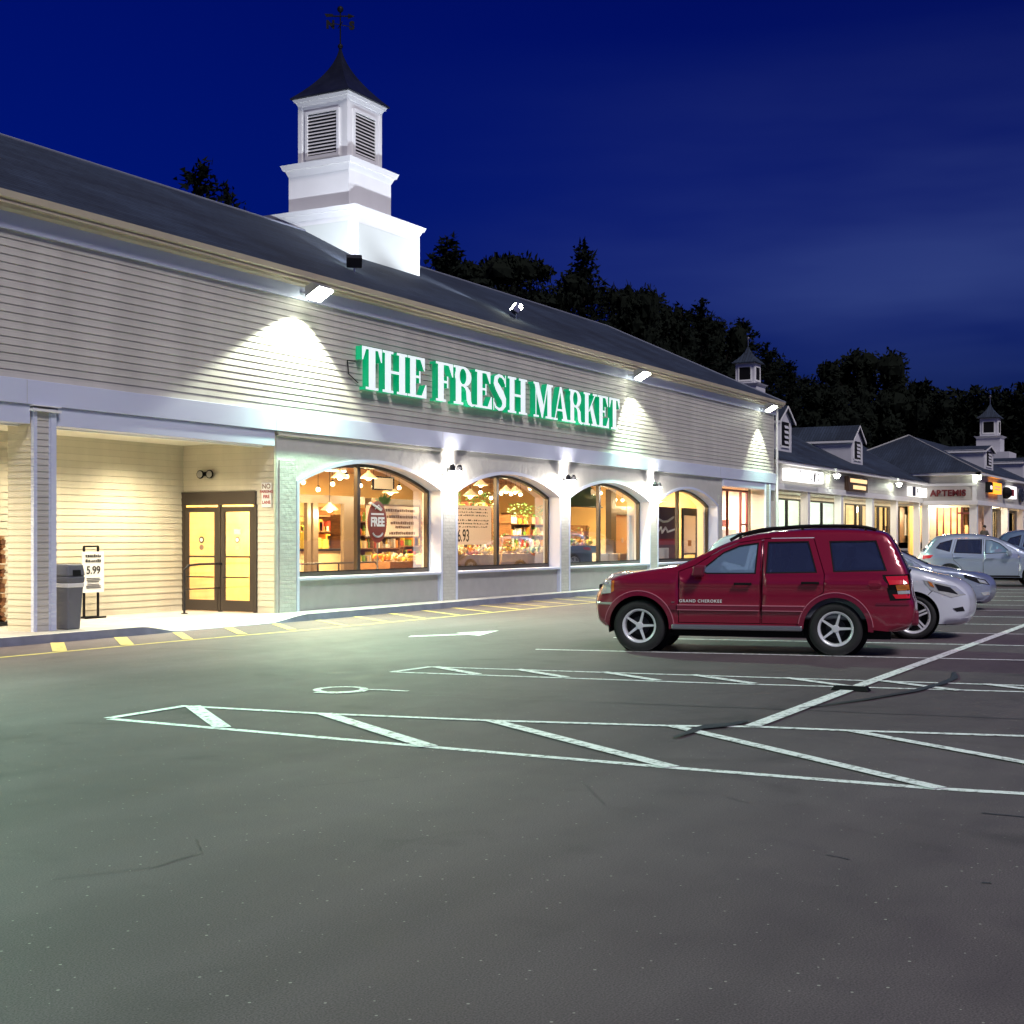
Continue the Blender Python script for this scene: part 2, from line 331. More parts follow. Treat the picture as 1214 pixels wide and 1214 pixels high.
def text_mesh(txt, size, extrude=.002, spacing=1, bold=0):
    cu = bpy.data.curves.new('txt', 'FONT'); cu.body = txt; cu.size = size; cu.extrude = extrude; cu.align_x = 'CENTER'; cu.space_character = spacing
    cu.offset = bold
    ob = bpy.data.objects.new('txt', cu); C.objects.link(ob); bpy.context.view_layer.update()
    me = bpy.data.meshes.new_from_object(ob.evaluated_get(bpy.context.evaluated_depsgraph_get()))
    bpy.data.objects.remove(ob); return me
def text(name, txt, size, m, parent, loc, facing='-y', extrude=.002, sx=1, spacing=1, bold=0):
    """World-space lettering; facing -y reads along +x, facing -x reads along -y."""
    me = text_mesh(txt, size, extrude, spacing, bold)
    rot = {'-y': Matrix.Rotation(R(90), 4, 'X'), '-x': Matrix.Rotation(R(-90), 4, 'Z') @ Matrix.Rotation(R(90), 4, 'X')}[facing]
    me.transform(Matrix.Translation(loc) @ rot @ Matrix.Scale(sx, 4, (1, 0, 0)))
    return link(name, me, m, parent)
def siding(mb, x0, x1, y, z0, z1, exp=.125, lap=.018, axis='x', flip=1):
    """Lapped boards. axis x: wall facing -y at y. axis y: wall facing -x at x=y, spanning x0..x1 in Y."""
    z = z0; pr = []
    while z < z1 - 1e-4:
        t = min(z + exp, z1); pr += [(z, lap), (t, .002)]; z = t
    n = len(pr); vs = []
    for (e) in (x0, x1):
        for (zz, o) in pr: vs.append((e, y - o * flip, zz) if axis == 'x' else (y - o * flip, e, zz))
    mb.add(vs, [(i, i + n, i + n + 1, i + 1) for i in range(n - 1)])
    mb.add([(x0, y - lap * flip, z0), (x1, y - lap * flip, z0), (x1, y, z0), (x0, y, z0)] if axis == 'x' else [(y - lap * flip, x0, z0), (y - lap * flip, x1, z0), (y, x1, z0), (y, x0, z0)], [(0, 1, 2, 3)])
    return mb
def arch_poly(x0, x1, z0, zs, zt, n=20):
    """Opening outline: sill z0, spring zs, crown zt (segmental arch)."""
    w = (x1 - x0) / 2; hgt = zt - zs; r = (w * w + hgt * hgt) / (2 * hgt); cx = (x0 + x1) / 2; cz = zt - r
    a = math.asin(w / r)
    return [(x0, z0), (x1, z0)] + [(cx + r * math.sin(a - 2 * a * i / n), cz + r * math.cos(a - 2 * a * i / n)) for i in range(n + 1)]

# ------------------------------------------------------------------ ground, kerbs, markings
g = MB().quad((-400, -400, 0), (600, -400, 0), (600, 500, 0), (-400, 500, 0)).build('ground', M['asphalt']); tag(g, kind='structure')

def ramp(x):
    def ss(a, b, t): t = max(0, min(1, (t - a) / (b - a))); return t * t * (3 - 2 * t)
    return 1 - ss(17.0, 18.0, x) + ss(20.3, 21.6, x) if x < 19.2 else ss(20.3, 21.6, x)
xs = [-20, 0, 10, 13, 15] + [16 + .1 * i for i in range(70)] + [24, 30, 40, 52, 70, 79]
ky = lambda x: 16.36 + .28 * max(0, min(1, (x - 21) / 12)) - .04
rows = [0, .08, .16, .3, .5, .7]
top = MB(); capm = MB(); face = MB()
grid = []
for x in xs:
    r_ = ramp(x); col = []
    for k, dy in enumerate(rows):
        z = .012 + .118 * (r_ + (1 - r_) * (dy / .7)); col.append((x, ky(x) + dy, z))
    col.append((x, 30, .13)); grid.append(col)
for a, b in zip(grid, grid[1:]):
    capm.quad(a[0], b[0], b[1], a[1])
    for k in range(1, len(rows)): top.quad(a[k], b[k], b[k + 1], a[k + 1])
    face.quad((a[0][0], a[0][1] - .03, -.02), (b[0][0], b[0][1] - .03, -.02), b[0], a[0])
tag(top.build('sidewalk', M['concrete']), kind='structure')
kb = face.build('kerb', M['kerb']); tag(kb, kind='structure')
tag(capm.build('kerb_edge', M['capw']), kind='structure')
w3 = MB().box(74.5, 140, 12.6, 40, -.02, .5); tag(w3.build('raised_walkway', M['concrete']), kind='structure')

def strip(mb, a, b, w, z=.004):
    a = Vector((a[0], a[1])); b = Vector((b[0], b[1])); d = (b - a).normalized(); n = Vector((-d.y, d.x)) * w / 2
    mb.add([(*(a + n), z), (*(a - n), z), (*(b - n), z), (*(b + n), z)], [(0, 1, 2, 3)])
def polyl(mb, pts, w, z=.004, wrep=None):
    for a, b in zip(pts, pts[1:]): strip(mb, a, b, w, z)
wl = MB()
polyl(wl, [(9.02, 9.0), (8.99, 5.7), (8.99, 3.7), (9.05, 1.9), (9.15, 1.3), (9.4, -6)], .1)
polyl(wl, [(10.04, 9.02), (10.2, 7.6), (10.53, 6.0), (10.97, 4.5), (11.26, 3.86), (11.42, 3.05), (11.78, 1.75), (12.5, -3)], .1, .006)
strip(wl, (9.02, 9.03), (10.06, 9.05), .1, .008)
wl2 = MB()
for a, b, w in (((10.06, 8.98), (9.05, 7.75), .15), ((10.2, 7.55), (8.98, 5.66), .15), ((10.52, 6.0), (8.99, 3.68), .13), ((10.97, 4.5), (9.05, 1.88), .12), ((11.4, 3.1), (9.2, -.2), .11), ((11.8, 1.6), (9.3, -2), .11)): strip(wl2, a, b, w, .01)
# divider between the rows
strip(wl, (11.24, 3.88), (14.87, 3.93), .14, .012); strip(wl, (14.87, 3.93), (60, 4.25), .14, .012)
# second hatched island
strip(wl, (13.77, 9.22), (14.42, 5.39), .09); strip(wl, (14.42, 5.39), (15.25, 1.9), .09); strip(wl, (14.55, 9.13), (15.1, 6.1), .09); strip(wl, (15.1, 6.1), (15.95, 1.6), .09); strip(wl, (13.77, 9.2), (14.56, 9.15), .1, .006)
for i in range(7):
    y = 9.1 - 1.05 * i; y2 = y - .95
    xa = 14.55 + (9.13 - y) * .185; xb = 13.8 + (9.2 - y2) * .178
    strip(wl2, (xa, y), (xb, y2), .13, .01)
# angled stall lines, both rows
for i, x0 in enumerate([17.55, 20.2, 22.85, 25.5, 28.15, 30.8, 33.45, 36.1, 38.75, 41.4, 44.05]):
    strip(wl, (x0, 9.27), (x0 + 1.26, 3.9), .1); strip(wl, (x0 + 1.26, 3.9), (x0 + 2.5, -1.3), .1)
wo = wl.build('parking_lines', M['line']); tag(wo, kind='structure')
tag(wl2.build('hatch_stripes', M['line']), kind='structure')
# arrow on the lane
ar = MB(); ar.prism([(18.72, 12.2, .004), (18.86, 12.12, .004), (19.62, 11.62, .004), (19.5, 11.34, .004), (20.75, 11.68, .004), (19.92, 12.02, .004), (19.78, 11.82, .004), (18.95, 12.3, .004)], (0, 0, .002))
tag(ar.build('painted_arrow', M['line']), kind='structure')
# accessible-parking symbol, faded
hs = MB(); cxs, cys = 11.93, 8.62
ring = [(cxs + .26 * math.cos(t), cys + .24 * math.sin(t)) for t in [R(20 + 12 * i) for i in range(31)]]
polyl(hs, ring, .085, .005); polyl(hs, [(12.02, 8.42), (12.09, 8.2), (12.12, 7.9)], .075, .007); polyl(hs, [(11.56, 8.68), (11.6, 8.45), (11.84, 8.3), (12.05, 8.36)], .07, .007)
tag(hs.build('accessible_parking_symbol', M['line']), kind='structure')
# yellow no-parking strip by the kerb
yl = MB(); polyl(yl, [(2, 15.05), (12.9, 14.88), (16.1, 14.85), (19.2, 14.68), (24.75, 14.62), (40, 14.75), (70, 14.9)], .11, .004)
for i in range(32):
    x = 15.15 + 1.31 * i * (1 if i < 6 else 1.0); y1 = ky(x + .1) - .12
    if i < 5: strip(yl, (x, y1), (x - 1.15, 14.92), .2 if i < 2 else .16, .007)
    else: strip(yl, (x, y1), (x - 1.15, 14.72), .13, .007)
for i in range(1, 5): strip(yl, (15.15 - 1.31 * i, 16.2), (14.0 - 1.31 * i, 14.95), .2, .007)
tag(yl.build('yellow_kerb_markings', M['yellow']), kind='structure')
# crack sealer, scuffs
def blob(mb, pts, w0, z):
    for i, (a, b) in enumerate(zip(pts, pts[1:])):
        a2 = Vector(a); b2 = Vector(b); d = (b2 - a2).normalized(); n = Vector((-d.y, d.x))
        wa, wb = w0[i], w0[i + 1]
        mb.add([(*(a2 + n * wa), z), (*(a2 - n * wa), z), (*(b2 - n * wb), z), (*(b2 + n * wb), z)], [(0, 1, 2, 3)])
pm = MB()
blob(pm, [(11.55, 4.02), (11.3, 4.06), (11.1, 4.16), (10.9, 4.22), (10.6, 4.2), (10.3, 4.2)], [.02, .06, .10, .05, .04, .015], .014)
blob(pm, [(16.9, 3.35), (16.2, 3.2), (15.5, 3.2), (14.6, 3.3), (13.6, 3.55), (12.6, 3.9)], [.02, .04, .05, .05, .035, .01], .014)
tag(pm.build('crack_sealer', M['patch']), kind='structure')
cr = MB(); random.seed(3)
def crack(p, q, n, amp, w):
    pts = []
    for i in range(n + 1):
        t = i / n; pts.append((p[0] + (q[0] - p[0]) * t + random.uniform(-amp, amp), p[1] + (q[1] - p[1]) * t + random.uniform(-amp, amp)))
    polyl(cr, pts, w, .0035)
crack((4.66, 5.02), (5.06, 4.77), 10, .008, .004); crack((5.06, 4.77), (5.41, 4.77), 8, .008, .007); crack((5.41, 4.77), (5.66, 5.02), 5, .006, .004); crack((5.47, 4.6), (6.65, 2.99), 26, .012, .003)
crack((6.9, 1.99), (6.85, 1.86), 4, .006, .008); crack((6.69, 1.2), (6.7, 1.16), 3, .004, .012); crack((8.38, 1.5), (8.38, 1.2), 4, .006, .018); crack((8.25, 4.02), (7.54, 3.53), 12, .02, .004); crack((8.14, 2.98), (8.02, 2.8), 6, .012, .005); crack((11.9, 7.6), (12.9, 1.9), 24, .02, .018)
tag(cr.build('asphalt_cracks', M['patch']), kind='structure')
db = MB(); db.frustum(14.42, 3.9, .004, .07, .2, .05, .04, .17)
tag(db.build('tire_scrap', M['black'], bevel=.008), 'scrap of black rubber lying on the hatched stripes beside the long white line', 'debris')

# ------------------------------------------------------------------ supermarket building
XL = 2.0; XE = 51.8; FY = 17.0
bd = thing('supermarket_building', 'long pale clapboard supermarket with dark roof, arched shop windows and a white steeple', 'building', (15, 17, 0))
b = siding(MB(), XL, XE, FY, 4.05, 6.3); b.build('siding', M['siding'], bd)
MB().box(XL, XE, FY + .01, FY + .3, 3.62, 6.9).build('wall_core', M['siding'], bd)
bb = MB().box(XL, XE, FY - .10, FY, 3.66, 4.04)
for x in (17.3, 21.3, 27.2, 33.4, 39.6, 45.9): pass
bb.build('beam', M['trim'], bd, bevel=.006)
MB().box(XL, 15.3, FY - .06, FY + .3, 3.36, 3.655).box(15.85, 21.3, FY - .06, FY + .3, 3.36, 3.655).build('lower_beam', M['trim'], bd, bevel=.006)
MB().box(46.1, XE, FY - .06, FY + .3, 3.40, 3.655).build('lower_beam', M['trim'], bd, bevel=.006)
sm = MB()
for x in [9.1 + 6.1 * i for i in range(7)]: MB().box(x - .004, x + .004, FY - .102, FY - .099, 3.67, 4.03).build('beam_joint', M['panel'], bd)
MB().box(XL, XE + .05, FY - .07, FY, 6.3, 6.62).build('frieze', M['trim'], bd, bevel=.006)
gt = MB(); gp = [(FY - .07, 6.56), (FY - .2, 6.58), (FY - .22, 6.64), (FY - .34, 6.70), (FY - .36, 6.80), (FY - .30, 6.80), (FY - .28, 6.72), (FY - .07, 6.72)]
gt.prism([(XL, y, z) for y, z in gp], (XE + .35 - XL, 0, 0)); gt.build('gutter', M['trim_tan'], bd)
MB().box(XL, XE + .3, FY - .30, FY + .3, 6.625, 6.66).build('eave_soffit', M['trim_tan'], bd)
rf = MB(); ex = XE + .4; ry, rz, rx = 21.5, 9.33, 46.4
rf.quad((XL, FY - .34, 6.8), (ex, FY - .34, 6.8), (rx, ry, rz), (XL, ry, rz)); rf.add([(ex, FY - .34, 6.8), (ex, 26.4, 6.8), (rx, ry, rz)], [(0, 1, 2)]); rf.quad((XL, 26.4, 6.8), (ex, 26.4, 6.8), (rx, ry, rz), (XL, ry, rz))
rf.build('roof', M['shingle'], bd)
rc = MB().cyl((XL, ry, rz), (rx, ry, rz), .035, n=6).cyl((rx, ry, rz), (ex, FY - .34, 6.81), .03, n=6); rc.build('ridge_cap', mat('ridge_metal', (.2, .22, .28), .5), bd)
# end wall and back
MB().box(XE, XE + .02, FY, 26, 3.0, 6.62).build('end_wall', M['siding'], bd)
MB().box(XL, XE, 26, 26.2, 0, 6.7).build('back_wall', M['siding'], bd)
db_ = MB().cyl((XE + .08, FY - .1, 6.55), (XE + .08, FY - .1, .2), .05, n=8); db_.build('downspout', M['white'], bd)

# arched bays: brick pieces with openings
bays = [(22.08, 27.46), (28.15, 33.55), (34.12, 39.68), (40.32, 45.6)]
pos = [[(21.42, .13), (46.1, .13), (46.1, 3.66), (21.42, 3.66)]]
neg = []
for (a, c_) in bays: neg.append(arch_poly(a, c_, .10, 2.70, 3.22))
V_, F_ = shape2d(pos, neg)
fr, sd = extrude2d(V_, F_, lambda x, y, d: (x, FY + d, y), 0, .5)
fr.build('brick_wall', M['rough'], bd); sd.build('opening_reveal', M['brick'], bd)
for (a, c_) in zip([21.42] + [q[1] for q in bays], [q[0] for q in bays] + [46.1]): MB().box(a + .07, c_ - .07, FY - .03, FY - .002, .13, 3.1).build('pier', M['brick'], bd)
# small cornice under the beam over the first bay
MB().box(21.42, 27.6, FY - .06, FY - .002, 3.58, 3.655).build('cornice_strip', M['soffit'], bd)
for k, (a, c_) in enumerate(bays):
    o_ = arch_poly(a - .05, c_ + .05, .13, 2.72, 3.26); i_ = arch_poly(a + .03, c_ - .03, .0, 2.68, 3.18)
    V_, F_ = shape2d([o_], [i_]); F_ = [f for f in F_ if sum(V_[i].y for i in f) / 3 > .12]
    fr, sd = extrude2d(V_, F_, lambda x, y, d: (x, FY + d, y), -.035, .3)
    fr.add(sd.v, sd.f); fr.build('arch_trim', M['trim'], bd)
    MB().box(a + .035, c_ - .035, FY + .06, FY + .3, .13, .74).build('stall_riser', M['panel'], bd)
    MB().box(a + .02, c_ - .02, FY - .05, FY + .3, .74, .80).build('window_sill', M['trim'], bd, bevel=.008)
    # window frame and glass, recessed
    yo = FY + .30
    o2 = arch_poly(a + .03, c_ - .03, .80, 2.68, 3.18); i2 = arch_poly(a + .10, c_ - .10, .89, 2.63, 3.11)
    mx_ = (a + c_) / 2 - .15
    V_, F_ = shape2d([o2], [i2]); V2, F2 = shape2d([i2]);
    fr, sd = extrude2d(V_, F_, lambda x, y, d: (x, yo + d, y), 0, .1)
    fr.add(sd.v, sd.f); fr.box(mx_ - .055, mx_ + .055, yo + .003, yo + .1, .885, 3.12)
    w_ = fr.build('window', M['bronze'], bd)
    gl, _ = extrude2d(V2, F2, lambda x, y, d: (x, yo + .05, y), 0, 0); gl.build('pane', M['glass'], w_)
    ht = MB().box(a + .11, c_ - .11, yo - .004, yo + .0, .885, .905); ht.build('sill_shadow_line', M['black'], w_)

# first pillar, siding clad with corner boards
def pillar(x0, x1, y0, y1, z0, z1):
    MB().box(x0 + .03, x1 - .03, y0 + .03, y1 - .03, z0, z1).build('pillar_core', M['siding'], bd)
    s_ = siding(MB(), x0 + .08, x1 - .1, y0 + .03, z0, z1, .1, .014); s_.build('pillar_siding', M['siding'], bd)
    s2 = siding(MB(), y0 + .06, y1, x0 + .03, z0, z1, .1, .014, axis='y'); s2.build('pillar_side_siding', M['siding_cream'], bd)
    MB().box(x0, x0 + .07, y0, y0 + .06, z0, z1).box(x1 - .11, x1, y0, y0 + .1, z0, z1).box(x1 - .14, x1 - .12, y0 + .005, y0 + .03, z0, z1).build('corner_board', M['trim'], bd)
pillar(15.33, 15.79, 16.9, 17.5, .13, 3.62)
MB().box(15.28, 15.84, 16.84, 17.5, 3.56, 3.60).box(15.28, 15.84, 16.84, 17.5, 3.64, 3.655).build('pillar_cap', M['white'], bd)
pillar(50.55, 51.15, 16.9, 17.5, .13, 3.62)
# alcove: back wall, door wall, soffit
aw = siding(MB(), 4, 21.35, 19.3, .13, 3.5, .125, .016); aw.build('alcove_wall', M['siding_cream'], bd)
MB().box(4, 21.3, 19.31, 19.5, 0, 3.6).build('alcove_wall_core', M['siding_cream'], bd)
dw = siding(MB(), 17.42, 19.3, 21.35, 2.52, 3.5, .125, .012, axis='y'); siding(dw, 16.99, 17.42, 21.35, .13, 3.6, .125, .012, axis='y'); dw.build('door_wall', M['siding_cream'], bd)
MB().box(21.36, 21.40, 17.0, 17.42, .1, 3.6).box(21.36, 21.45, 17.43, 19.3, 2.5, 3.6).build('door_wall_core', M['siding_cream'], bd)
MB().box(4, 21.4, FY + .3, 19.3, 3.44, 3.5).build('alcove_ceiling', M['soffit'], bd)
MB().box(4, 21.3, FY + .24, FY + .33, 3.34, 3.44).build('ceiling_trim', M['white'], bd)
MB().box(XL - 8, 4, 16.9, 26, 0, 6.6).build('side_block', M['siding'], bd)
# doors (faces -x)
fx = 21.33
dfm = MB().box(fx - .04, fx + .06, 17.42, 19.36, 2.24, 2.5).box(fx - .03, fx + .05, 17.40, 17.47, .13, 2.24).box(fx - .03, fx + .05, 19.24, 19.30, .13, 2.24).box(fx - .03, fx + .05, 18.30, 18.36, .13, 2.24)
dfm.build('door_frame', M['bronze'], bd, bevel=.004)
for (y0, y1) in ((17.48, 18.29), (18.37, 19.23)):
    d_ = MB()
    d_.box(fx - .02, fx + .03, y0, y0 + .09, .15, 2.2).box(fx - .02, fx + .03, y1 - .09, y1, .15, 2.2).box(fx - .02, fx + .03, y0 + .09, y1 - .09, .15, .36).box(fx - .02, fx + .03, y0 + .09, y1 - .09, 2.1, 2.2).box(fx - .02, fx + .03, y0 + .09, y1 - .09, 1.20, 1.235)
    dd = d_.build('door', M['bronze'], bd)
    MB().quad((fx, y0 + .09, .36), (fx, y1 - .09, .36), (fx, y1 - .09, 2.1), (fx, y0 + .09, 2.1)).build('pane', M['glass'], dd)
    MB().box(fx - .07, fx - .045, y0 + .09, y1 - .09, .80, .825).box(fx - .045, fx - .02, y0 + .1, y0 + .12, .80, .825).build('push_bar', M['darkmetal'], dd)
    cy = (y0 + y1) / 2
    st = MB(); st.lathe([(0, 0), (.065, 0), (.065, .004), (0, .004)], (fx - .008, cy, 1.55), 'x', 20); st.build('sticker', M['ink'] if y0 > 18 else M['ink2'], dd)
    MB().lathe([(0, 0), (.04, 0)], (fx - .011, cy, 1.55), 'x', 16).build('sticker_centre', M['paper'], dd)
    MB().lathe([(0, 0), (.055, 0)], (fx - .006, cy, 1.40), 'x', 16).build('sticker', M['ink2'] if y0 > 18 else M['card'], dd)
    if y0 < 18: MB().box(fx - .008, fx - .004, cy - .08, cy + .08, 1.66, 1.76).build('hours_notice', M['shade'], dd)

# entry recess at the far end
MB().box(46.1, 46.16, 17.3, 17.8, .1, 3.6).build('entry_return', M['siding_cream'], bd)
ef = MB()
for x in (46.3, 48.1, 48.75, 50.2, 50.9): ef.box(x - .04, x + .04, 17.74, 17.82, .3, 3.3)
ef.box(46.25, 50.95, 17.74, 17.82, 3.3, 3.38).box(46.25, 50.95, 17.74, 17.82, .3, .36).box(50.2, 50.9, 17.75, 17.81, 2.05, 2.12)
efo = ef.build('window', mat('dark_red_frame', (.10, .012, .012), .4), bd)
MB().quad((46.3, 17.78, .3), (50.9, 17.78, .3), (50.9, 17.78, 3.3), (46.3, 17.78, 3.3)).build('pane', M['glass'], efo)
MB().box(50.95, 51.8, 17.76, 17.86, .1, 3.5).build('entry_wall', M['siding_cream'], bd)
MB().box(46.1, 51.8, FY + .3, 17.9, 3.5, 3.55).build('entry_ceiling', M['soffit'], bd)

# ---- interior shell
MB().box(21.5, 51.7, 25.8, 25.9, .1, 3.8).build('interior_back_wall', M['inwall2'], bd)
MB().box(21.45, 52, 17.35, 25.8, .132, .14).build('interior_floor', M['infloor'], bd)
MB().box(21.46, 52, 17.52, 25.8, 3.62, 3.68).build('interior_ceiling', mat('interior_ceiling', (.5, .34, .16), .8), bd)
MB().box(51.7, 51.8, 17.87, 25.8, .1, 3.7).build('interior_end_wall', mat('peach_wall', (.8, .62, .5), .7, noise_amt=.3, noise_scale=3), bd)
MB().box(45.9, 46.05, 17.4, 25.8, .14, 3.62).build('interior_partition', M['inwall'], bd)
MB().box(21.45, 21.5, 19.36, 25.8, .14, 3.62).build('interior_partition', M['inwall'], bd)
# vestibule: inner wall, posts
MB().box(25.0, 29.0, 20.2, 20.3, 2.42, 2.62).build('vestibule_screen', mat('vestibule_frame', (.14, .10, .065), .5), bd)
for x0, x1 in ((26.62, 26.76), (26.86, 27.06), (28.1, 28.7)): MB().box(x0, x1, 20.2, 20.3, .14, 2.42).build('screen_post', bpy.data.materials['vestibule_frame'], bd)
vr = MB(); vr.tube([(24.6, 19.2, 1.0), (28.0, 19.2, 1.0), (28.1, 19.2, .9), (28.1, 19.2, .14)], .02).tube([(24.6, 19.2, .68), (28.1, 19.2, .68)], .015)
for x in (24.9, 25.7, 26.5, 27.3): vr.cyl((x, 19.2, .14), (x, 19.2, 1.0), .02, n=8)
vo = vr.build('cart_rail', M['darkmetal']); tag(vo, 'black horizontal guard rail inside the entrance vestibule behind the doors', 'rail')

# ---- cupola
cu = (29.75, 21.5)
cp = MB().box(cu[0] - 1.5, cu[0] + 1.5, 20.0, 23.0, 7.8, 9.62)
cp = cp.build('cupola', M['white'], bd)
def cornice(z0, z1, w, d, name='cornice', c=cu, par_=None, m=None):
    k = MB(); k.frustum(c[0], c[1], z0, w, w, z0 + (z1 - z0) * .55, w + d * .45, w + d * .45); k.frustum(c[0], c[1], z0 + (z1 - z0) * .55 + .001, w + d * .7, w + d * .7, z1, w + d, w + d)
    return k.build(name, m or M['white'], par_ or cp)
cornice(9.58, 9.82, 1.5, .13)
MB().box(cu[0] - 1.515, cu[0] - 1.503, 20.17, 22.83, 8.1, 9.45).box(cu[0] - 1.33, cu[0] + 1.33, 19.985, 19.997, 7.9, 9.42).build('side_panel', mat('panel_white', (.66, .7, .66), .6), cp)
MB().box(cu[0] - .95, cu[0] + .95, 20.55, 22.45, 9.80, 11.1).build('middle_tier', M['white'], cp)
cornice(10.9, 11.2, .95, .16)
MB().box(cu[0] - .76, cu[0] + .76, 20.74, 22.26, 11.2, 12.9).build('belfry', M['white'], cp)
cb_ = MB()
for sx in (-1, 1):
    for sy in (-1, 1): MB().box(cu[0] + sx * .76 - (.1 if sx > 0 else .02), cu[0] + sx * .76 + (.02 if sx > 0 else .1), cu[1] + sy * .76 - (.1 if sy > 0 else .02), cu[1] + sy * .76 + (.02 if sy > 0 else .1), 11.2, 12.82).build('corner_board', M['white'], cp)
cornice(12.76, 12.93, .78, .1)
lv = MB(); bk = MB()
for axis in (0, 1):
    for i in range(12):
        z = 11.46 + i * .088
        if axis == 0: lv.add([(cu[0] - .80, cu[1] - .46, z), (cu[0] - .80, cu[1] + .46, z), (cu[0] - .765, cu[1] + .46, z + .058), (cu[0] - .765, cu[1] - .46, z + .058)], [(0, 1, 2, 3)])
        else: lv.add([(cu[0] - .46, cu[1] - .80, z), (cu[0] + .46, cu[1] - .80, z), (cu[0] + .46, cu[1] - .765, z + .058), (cu[0] - .46, cu[1] - .765, z + .058)], [(0, 1, 2, 3)])
bk.box(cu[0] - .768, cu[0] - .762, cu[1] - .46, cu[1] + .46, 11.4, 12.52).box(cu[0] - .46, cu[0] + .46, cu[1] - .768, cu[1] - .762, 11.4, 12.52)
lf = MB()
for (y0, y1, z0, z1) in ((-.53, -.46, 11.36, 12.58), (.46, .53, 11.36, 12.58), (-.46, .46, 11.36, 11.43), (-.46, .46, 12.51, 12.58)):
    lf.box(cu[0] - .815, cu[0] - .76, cu[1] + y0, cu[1] + y1, z0, z1); lf.box(cu[0] + y0, cu[0] + y1, cu[1] - .815, cu[1] - .76, z0, z1)
lv.build('louvre', M['white'], cp); bk.build('louvre_backing', M['black'], cp); lf.build('louvre_frame', M['white'], cp)
def swept_roof(c, z0, z1, w0, m, par_, name='cupola_roof', n=14):
    vs = []; k = MB()
    for i in range(n + 1):
        t = i / n; w = w0 * ((1 - t) ** 1.9 * .82 + (1 - t) * .18) + .02 * t; z = z0 + (z1 - z0) * t
        vs.append([(c[0] - w, c[1] - w, z), (c[0] + w, c[1] - w, z), (c[0] + w, c[1] + w, z), (c[0] - w, c[1] + w, z)])
    for a, b_ in zip(vs, vs[1:]):
        for j in range(4): k.quad(a[j], a[(j + 1) % 4], b_[(j + 1) % 4], b_[j])
    k.poly(vs[0][::-1]); k.box(c[0] - w0, c[0] + w0, c[1] - w0, c[1] + w0, z0 - .035, z0 - .001)
    return k.build(name, m, par_)
M['copper'] = mat('dark_roof_metal', (.03, .035, .05), .35, metal=.5, noise_amt=.3)
swept_roof(cu, 12.97, 14.42, .93, M['copper'], cp)
MB().cyl((*cu, 14.35), (*cu, 15.4), .02, n=6).ball((*cu, 15.42), .085).ball((*cu, 14.45), .07).build('finial', M['black'], cp)
ca, sa = math.cos(R(28.8)), math.sin(R(28.8))
rt = Vector((sa, -ca, 0)); fw = Vector((ca, sa, 0)); O3 = Vector((*cu, 0))
def vp(u, z, d=0): return O3 + rt * u + fw * d + Vector((0, 0, z))
wv = MB(); th = fw * .012
wv.cyl(vp(-.2, 15.24), vp(.3, 15.24), .02, n=6)
wv.prism([vp(-.42, 15.31), vp(-.2, 15.30), vp(-.16, 15.23), vp(-.37, 15.22)], th); wv.prism([vp(.2, 15.31), vp(.38, 15.24), vp(.2, 15.17)], th)
rt2 = (rt * .94 + fw * .34).normalized(); fw2 = (fw * .94 - rt * .34).normalized()
wv.cyl(O3 + rt2 * -.24 + Vector((0, 0, 15.03)), O3 + rt2 * .24 + Vector((0, 0, 15.0)), .012, n=6).cyl(O3 + fw2 * -.25 + Vector((0, 0, 15.01)), O3 + fw2 * .25 + Vector((0, 0, 15.01)), .012, n=6)
wv.build('weathervane_arrow', M['black'], cp)
for ch, u in (('N', -.26), ('S', .3)):
    me = text_mesh(ch, .28, .015, bold=.018)
    m4 = Matrix((( rt.x, 0, -fw.x, 0), (rt.y, 0, -fw.y, 0), (0, 1, 0, 0), (0, 0, 0, 1)))
    me.transform(Matrix.Translation(vp(u, 14.93 if ch == 'N' else 14.90)) @ m4); link('compass_letter', me, M['black'], cp)

